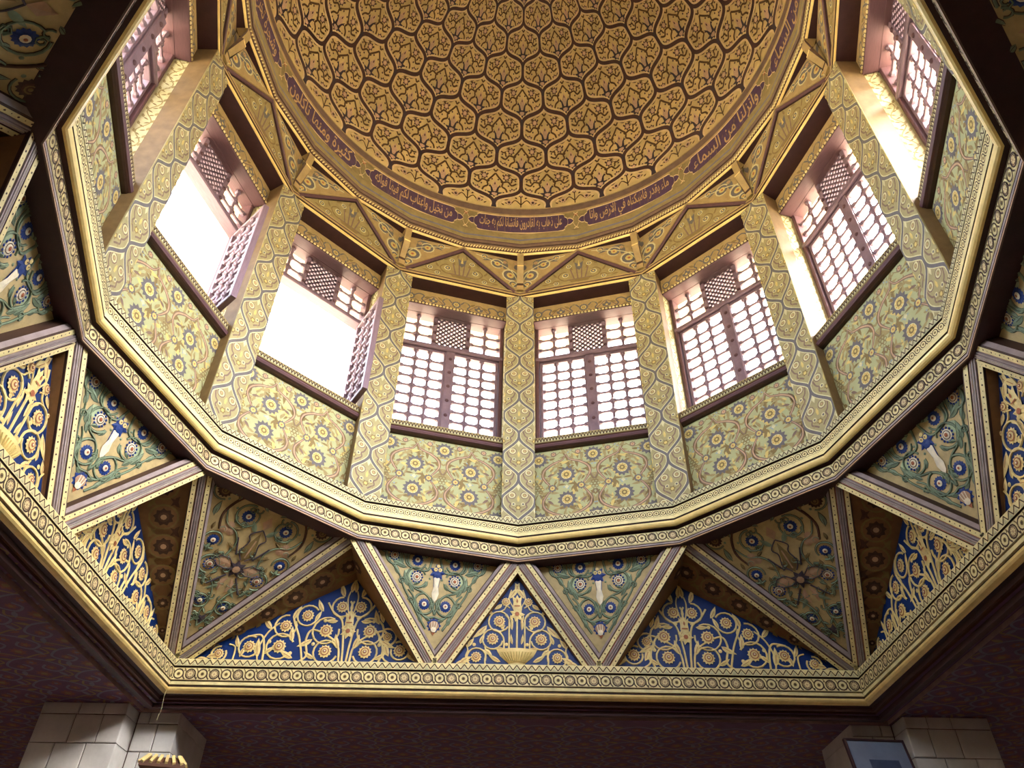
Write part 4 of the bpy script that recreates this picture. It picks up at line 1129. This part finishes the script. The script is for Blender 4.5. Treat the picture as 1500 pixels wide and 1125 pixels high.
def side_blue():
    """scalene wall panel right of the centre; u measured from the wall axis"""
    o = Orn(); q = []
    Z = lambda z: z - Z0 + .02
    cxx = .524
    for s in (1, -1):
        def P(x, z): return (cxx + s * (x - cxx), Z(z))
        for x, z, r, rr, a0, sp in ((.553, 1.036, .02, .034, 90, -1), (.592, .957, .022, .044, 120, -1), (.585, .892, .021, .038, 200, 1), (.657, 1.005, .02, .035, 150, -1)):
            if s < 0 and x > .65: continue
            q.append((*P(x, z), 'gold', r)); px, pz = P(x, z)
            gvine(o, arc(px, pz, rr, (a0 if s > 0 else 180 - a0), (a0 + sp * 310 if s > 0 else 180 - a0 - sp * 310), 14, rr * .9), .0085)
        gvine(o, [P(.53, .86), P(.535, .92), P(.548, .99), P(.58, 1.02), P(.6, 1.05)], .009); gvine(o, [P(.54, .86), P(.555, .92), P(.63, .96), P(.65, .93), P(.64, .88), P(.66, .86)], .009)
        gvine(o, [P(.528, 1.0), P(.54, 1.06), P(.535, 1.09)], .006)
        for x, z, a, L in ((.55, 1.07, 60, .05), (.61, 1.02, 50, .045), (.63, .93, -40, .05), (.545, .9, 60, .05), (.56, .99, -10, .04), (.615, .87, 20, .04), (.54, .95, 100, .04), (.53, 1.085, 90, .05), (.63, .985, 100, .04)):
            px, pz = P(x, z); gleaf(o, px, pz, a if s > 0 else 180 - a, L, L * .34, .4 * s)
        for x, z in ((.55, 1.0), (.625, .915), (.6, .99)): px, pz = P(x, z); o.disc(px, pz, .006, BGLD, .006, 8, .006)
    def P(x, z): return (x, Z(z))
    for x, z, r, rr, a0, sp in ((.719, .97, .02, .036, 100, -1), (.727, .905, .022, .042, 160, -1), (.818, .903, .02, .034, 120, -1), (.905, .879, .017, .024, 100, -1), (.358, .898, .02, .03, 60, 1), (.40, .94, .016, .028, 60, 1)):
        q.append((*P(x, z), 'gold', r)); px, pz = P(x, z); gvine(o, arc(px, pz, rr, a0, a0 + sp * 310, 14, rr * .9), .0085)
    gvine(o, [P(.65, .86), P(.67, .93), P(.7, 1.0), P(.68, 1.03)], .009); gvine(o, [P(.77, .86), P(.775, .91), P(.79, .94), P(.83, .935)], .009); gvine(o, [P(.785, .86), P(.79, .9), P(.77, .95), P(.74, .98)], .007)
    gvine(o, [P(.86, .86), P(.86, .9), P(.88, .91)], .007); gvine(o, [P(.42, .86), P(.41, .9), P(.43, .95), P(.46, .98)], .009); gvine(o, [P(.31, .87), P(.33, .88), P(.33, .9)], .007)
    for x, z, a, L in ((.76, .96, 40, .05), (.69, .92, 70, .05), (.68, .87, 20, .05), (.77, .88, 130, .04), (.785, .87, 70, .06), (.85, .9, 60, .04), (.94, .868, 160, .05), (.84, .87, 100, .04), (.39, .88, 60, .05), (.43, .98, 60, .05), (.34, .93, 70, .04), (.38, .97, 60, .04), (.76, 1.0, 30, .04), (.7, .99, 100, .05), (.97, .862, 170, .04), (.3, .868, 20, .04)): px, pz = P(x, z); gleaf(o, px, pz, a, L, L * .34)
    for x, z in ((.76, .92), (.69, .885), (.42, .92)): px, pz = P(x, z); o.disc(px, pz, .006, BGLD, .006, 8, .006)
    return o, q
# outlines
co_, cq, ck = blue_centre(); co_.clip([(-.30, -.21, 0)][:0] + [(.3, .2, .3 * .2), (-.3, .2, .3 * .2), (0, -1, 0)])
so_, sq = side_blue()
so_.clip([(0, -1, 0)])
def outline_box(poly, th, m, name):
    b = MB(); b.face([(x, y, 0) for x, y in poly], m); b.face([(x, y, -th) for x, y in poly][::-1], m)
    n = len(poly)
    for i in range(n): a, c = poly[i], poly[(i + 1) % n]; b.face([(a[0], a[1], 0), (a[0], a[1], -th), (c[0], c[1], -th), (c[0], c[1], 0)], m)
    return b.mesh(name)
ctr_poly = [(-.225, -.02), (.225, -.02), (0, .335)]
sid_poly = [(.262, -.02), (1.045, -.02), (.522, .315)]
ctr_b = outline_box(ctr_poly, .01, BLUE, 'blue_panel_centre'); sid_b = outline_box(sid_poly, .01, BLUE, 'blue_panel_side')
sid_bm = outline_box([(-x, y) for x, y in sid_poly][::-1], .01, BLUE, 'blue_panel_side_left')
HZ = .02
ctr_o = co_.mesh('gilt_scrolls', fn=lambda x, y, h: (x * U, (y + .0) * U, h)); bowl = bowl_mesh(ck)
sid_o = so_.mesh('gilt_scrolls_side', fn=lambda x, y, h: (x * U, (y - HZ) * U, h))
sid_om = so_.mesh('gilt_scrolls_left', fn=lambda x, y, h: (-x * U, (y - HZ) * U, h))
gt = tulip_mesh(.30, 'gold')
# soffits between the rails and the wall panel (in wall frame of the front wall)
def soffit_quads():
    out = []
    m1, a0, a1, B1 = tri_frame(15); m2, b0, b1, B2 = tri_frame(45)
    def edge(m, t, s):
        P = Vector((0, 0, 0)); Q = Vector((t[0], t[1], 0)); d = Q.normalized(); w = Vector((-d.y, d.x, 0)) * s * -RW
        M = lambda v: (m @ Vector((v.x * U, v.y * U, -.008 * U)))
        e0, e1 = M(P + w), M(Q * .985 + w)
        cv = lambda v: (v.x / U, (v.z - EYE) / U, -(v.y / U))
        return cv(e0), cv(e1)
    L = edge(m1, a1, 1); Rr = edge(m2, b0, -1); C = edge(m1, a0, -1)
    return L, Rr, C
sL, sR, sC = soffit_quads()
def soffit_mesh(e, wall_pts, name, orn=True, mir=1):
    """e: rail edge (two points, wall-frame u, z, -y); wall_pts: two points (u, z) on the wall"""
    b = MB(); F0, F1 = Vector(e[0]), Vector(e[1]); W0, W1 = [Vector((p[0], p[1], -YB)) for p in wall_pts]
    def M(s, t): return F0.lerp(F1, s).lerp(W0.lerp(W1, s), t)
    nrm = (M(1, 0) - M(0, 0)).cross(M(1, 1) - M(1, 0)).normalized()
    if nrm.z < 0 and False: nrm = -nrm
    fn = lambda p: (mir * p.x, p.y - (Z0 + HZ), p.z + YB)
    b.face([fn(p) for p in (M(0, 0), M(1, 0), M(1, 1), M(0, 1))], SOFF)
    ob = Orn(); om = None
    if orn:
        ctr_dir = Vector((F0.lerp(F1, .6))) ; inside = Vector((.55, .86, -1.0)) - M(.5, .5)
        if nrm.dot(inside) < 0: nrm = -nrm
        Ls = (F1 - F0).length; o = Orn()
        n = 6; wd = (M(1, 1) - M(1, 0)).length
        for i in range(n):
            s = .2 + .75 * i / (n - 1); w = wd * s; r = min(.028, w * .3) / 1.0
            c = M(s, .5); du = (M(1, .5) - M(0, .5)).normalized(); dv = nrm.cross(du)
            def disc(rad_, m, h, nn=10, st=0):
                pts = [c + du * (rad_ * (1 - st * (j % 2)) * cos(2 * PI * j / nn)) + dv * (rad_ * (1 - st * (j % 2)) * sin(2 * PI * j / nn)) + nrm * h for j in range(nn)]
                b.face([fn(p) for p in pts], m)
            disc(r * 1.45, OLIV, .0006, 14); disc(r * 1.25, SOFF, .0009, 14); disc(r, DLINE, .0013, 18, .22); disc(r * .55, SBRN, .0018, 10); disc(r * .3, PINK, .0022, 8)
            for sg in (1, -1):
                for sd in (1, -1):
                    p0 = c + du * sd * r * 1.2 + dv * sg * r * .6
                    pts = [p0, p0 + du * sd * r * .9 + dv * sg * r * .5, p0 + du * sd * r * 1.1 + dv * sg * r * .9, p0 + du * sd * r * .3 + dv * sg * r * .7]
                    b.face([fn(p + nrm * .0008) for p in pts], OLIV if sg > 0 else SBRN)
    return b.mesh(name)
apex = (.520, 1.150)
sof = {}
for mir in (1, -1):
    sof[mir] = (soffit_mesh(sL, ((.262, .862), apex), 'soffit', True, mir), soffit_mesh(sR, ((1.045, .862), apex), 'soffit', True, mir))
sofc = (soffit_mesh(sC, ((.21, .862), (0, 1.17)), 'soffit_narrow', False, 1), soffit_mesh(sC, ((.21, .862), (0, 1.17)), 'soffit_narrow', False, -1))
WALLN = {0: 'front', -90: 'left', 90: 'right'}
for wz in (0, -90, 90, 180):
    rear = wz == 180
    def top(name, me, lab):
        if rear: return O(name, me, F(wz, YB, Z0 + HZ), REAR)
        return O(name, me, F(wz, YB, Z0 + HZ), label=lab, cat='panel', group='blue and gold wall panels')
    c = top('blue_panel', ctr_b, {0: 'deep blue triangle panel with gilt fountain bowl in the middle of the front', -90: 'bright blue triangle panel with gilt scrolls at the left edge', 90: 'blue triangle panel with gilt scrolls at the right edge'}.get(wz))
    O('gilt_scrolls', ctr_o, None, c); O('fountain_bowl', bowl, None, c); O('tulip', gt, T(0, .175), c)
    for me in sofc: O('soffit', me, None, c)
    if not rear:
        for x, y, k, r in cq: O('rosette', ros(k, r), T(x, y), c)
    for mir, bm, om in ((1, sid_b, sid_o), (-1, sid_bm, sid_om)):
        lab = {(0, 1): 'dark blue panel with gilt vines between the urn and the front right corner', (0, -1): 'dark blue panel with gilt vines between the urn and the front left corner', (-90, 1): 'blue panel with gilt vines on the left wall beside the front left corner', (90, -1): 'blue panel with gilt vines on the right wall beside the front right corner',
               (-90, -1): 'deep shaded panel at the far upper left edge', (90, 1): 'deep shaded panel at the far upper right edge'}.get((wz, mir))
        p = top('blue_panel', bm, lab)
        O('gilt_scrolls', om, None, p)
        for me in sof[mir]: O('soffit', me, None, p)
        if not rear:
            for x, y, k, r in sq: O('rosette', ros(k, r), T(mir * x, y - HZ), p)
            O('tulip', gt, T(mir * .524, .985 - Z0 - HZ + .02 - HZ), p)

# ================================================================== PIERS
def pier(sx):
    lab = 'pale stone pier at the lower %s corner' % ('left' if sx < 0 else 'right')
    root = bpy.data.objects.new('stone_pier', None); COL.objects.link(root); root.location = (sx * 1.2 * U, 1.15 * U, 0)
    root['label'] = lab; root['category'] = 'pier'; root['group'] = 'stone piers'
    def put(name, b): 
        me = b.mesh(name, fn=lambda x, y, z: (x * U - root.location.x, y * U - root.location.y, EYE + z * U))
        o = O(name, me, None, root); return o
    core = MB()
    core.box(*sorted((sx * 1.130, sx * 1.372)), 1.061, 1.40, -EYE / U, CZ, MORT); core.box(*sorted((sx * 1.004, sx * 1.14)), 1.141, 1.40, -EYE / U, CZ, MORT)
    put('mortar_core', core)
    zt = CZ; hts = [.033, .0785, .079, .08, .08, .08, .08, .08, .08, .08, .08, .08, .08, .08, .08, .08]
    z = zt
    rng = random.Random(4)
    g = .0022
    for ci, h in enumerate(hts):
        z1 = z; z0 = max(z - h, -EYE / U)
        if z1 <= -EYE / U + .01: break
        # front block course
        cuts = [1.126, 1.19 if ci % 2 else 1.212, 1.27 if ci % 2 else 1.30, 1.375] if ci != 0 else [1.126, 1.195, 1.265, 1.375]
        for a, c in zip(cuts[:-1], cuts[1:]):
            b = MB(); x0, x1 = sorted((sx * (a + g / 2), sx * (c - g / 2)))
            b.box(x0, x1, z0 + g / 2, z1 - g / 2, -1.40, -1.056 - rng.uniform(0, .0015), STONE, .002)
            b.v = [(x, -zz_, y) for x, y, zz_ in b.v]
            put('stone_block', b)
        cuts = [1.0, 1.06 if ci % 2 else 1.09, 1.124]
        for a, c in zip(cuts[:-1], cuts[1:]):
            b = MB(); x0, x1 = sorted((sx * (a + g / 2), sx * (c - g / 2)))
            b.box(x0, x1, z0 + g / 2, z1 - g / 2, -1.40, -1.136 - rng.uniform(0, .0015), STONE, .002)
            b.v = [(x, -zz_, y) for x, y, zz_ in b.v]
            put('stone_block', b)
        z = z0
    return root
pier(-1); pier(1)

# framed glass plaque hung tilting on the right pier
root = bpy.data.objects.new('glazed_plaque', None); COL.objects.link(root)
P0 = Vector((1.022 * U, 1.03 * U, EYE + .583 * U)); root.location = P0; root.rotation_euler = (rad(76), 0, rad(4))
root['label'] = 'tilted blue-grey glazed plaque hung on the lower right pier'; root['category'] = 'plaque'
b = MB()
w, h = .088, .105
for q in ((-w, w, -h, -h + .006), (-w, w, h - .006, h), (-w, -w + .006, -h, h), (w - .006, w, -h, h)): b.box(*q, -.006, .006, DWOOD, .001)
O('frame', b.mesh('plaque_frame'), None, root)
b = MB(); b.box(-w + .005, w - .005, -h + .005, h - .005, -.004, .002, GLASS); O('pane', b.mesh('plaque_pane'), None, root)
b = MB(); b.box(-.035, .05, -.02, .045, .002, .0028, mat('dark_reflection', (72, 84, 112), .4)); O('painted_reflection', b.mesh('plaque_reflection'), None, root)  # darker rectangle: a reflection in the pane, put in as colour
b = MB(); b.tube([(0, h, -.004), (0, h + .01, -.03), (0, h - .01, -.075)], .003, DWOOD, 6); O('bracket', b.mesh('plaque_bracket'), None, root)

# ribbed wooden lantern on the left pier
root = bpy.data.objects.new('ribbed_lantern', None); COL.objects.link(root); root.location = (-.952 * U, 1.005 * U, EYE + .44 * U); root.rotation_euler = (0, 0, rad(14))
root['label'] = 'ribbed cream and brown wooden lantern top beside the lower left pier'; root['category'] = 'lantern'
b = MB()
rows = [[(x * s, y * s, z) for x, y in ((-.05, -.05), (.05, -.05), (.05, .05), (-.05, .05))] for s, z in ((.8, 0), (.8, .10), (1.15, .115), (1.15, .125), (.75, .143))]
b.grid(rows, BWOOD, True); b.face(rows[-1], BWOOD); b.face(rows[0][::-1], BWOOD); O('lantern_body', b.mesh('lantern_body'), None, root)
for side in range(4):
    for i in range(6):
        b = MB(); x = -.05 + .02 * i; a = side * PI / 2
        pts = [(x, -.0595, .124), (x * .72, -.040, .146)]
        path = [(p[0] * cos(a) - p[1] * sin(a), p[0] * sin(a) + p[1] * cos(a), p[2]) for p in pts]
        b.tube(path, .0055, BGLD, 4); O('rib', b.mesh('lantern_rib'), None, root)
b = MB(); b.tube([(0, .04, .05), (0, .09, .05), (0, .135, .03)], .006, DWOOD, 6); O('wall_bracket', b.mesh('lantern_bracket'), None, root)

# loose wire hanging from the left corner of the square cornice
b = MB(); b.tube([(0, 0, 0), (-.002, .001, -.02), (.001, .002, -.05), (-.003, .001, -.085)], .0006, PALE, 4)
O('dangling_wire', b.mesh('dangling_wire'), Matrix.Translation((-1.01 * U, 1.008 * U, EYE + .775 * U)), label='thin pale wire dangling from the front left cornice corner', cat='wire')

# ------------------------------------------------------------------ sky portals
for i in range(12):
    ld = bpy.data.lights.new('sky_portal', 'AREA'); ld.shape = 'RECTANGLE'; ld.size = .46 * U; ld.size_y = .69 * U; ld.cycles.is_portal = True
    lo = bpy.data.objects.new('sky_portal', ld); COL.objects.link(lo)
    m = F(15 + 30 * i, 1.275, 2.065); lo.matrix_world = m @ Matrix.Rotation(PI, 4, 'X')
    # area lights shine along -Z: point them towards the axis
    lo.matrix_world = m @ Matrix.Rotation(PI, 4, 'Y')
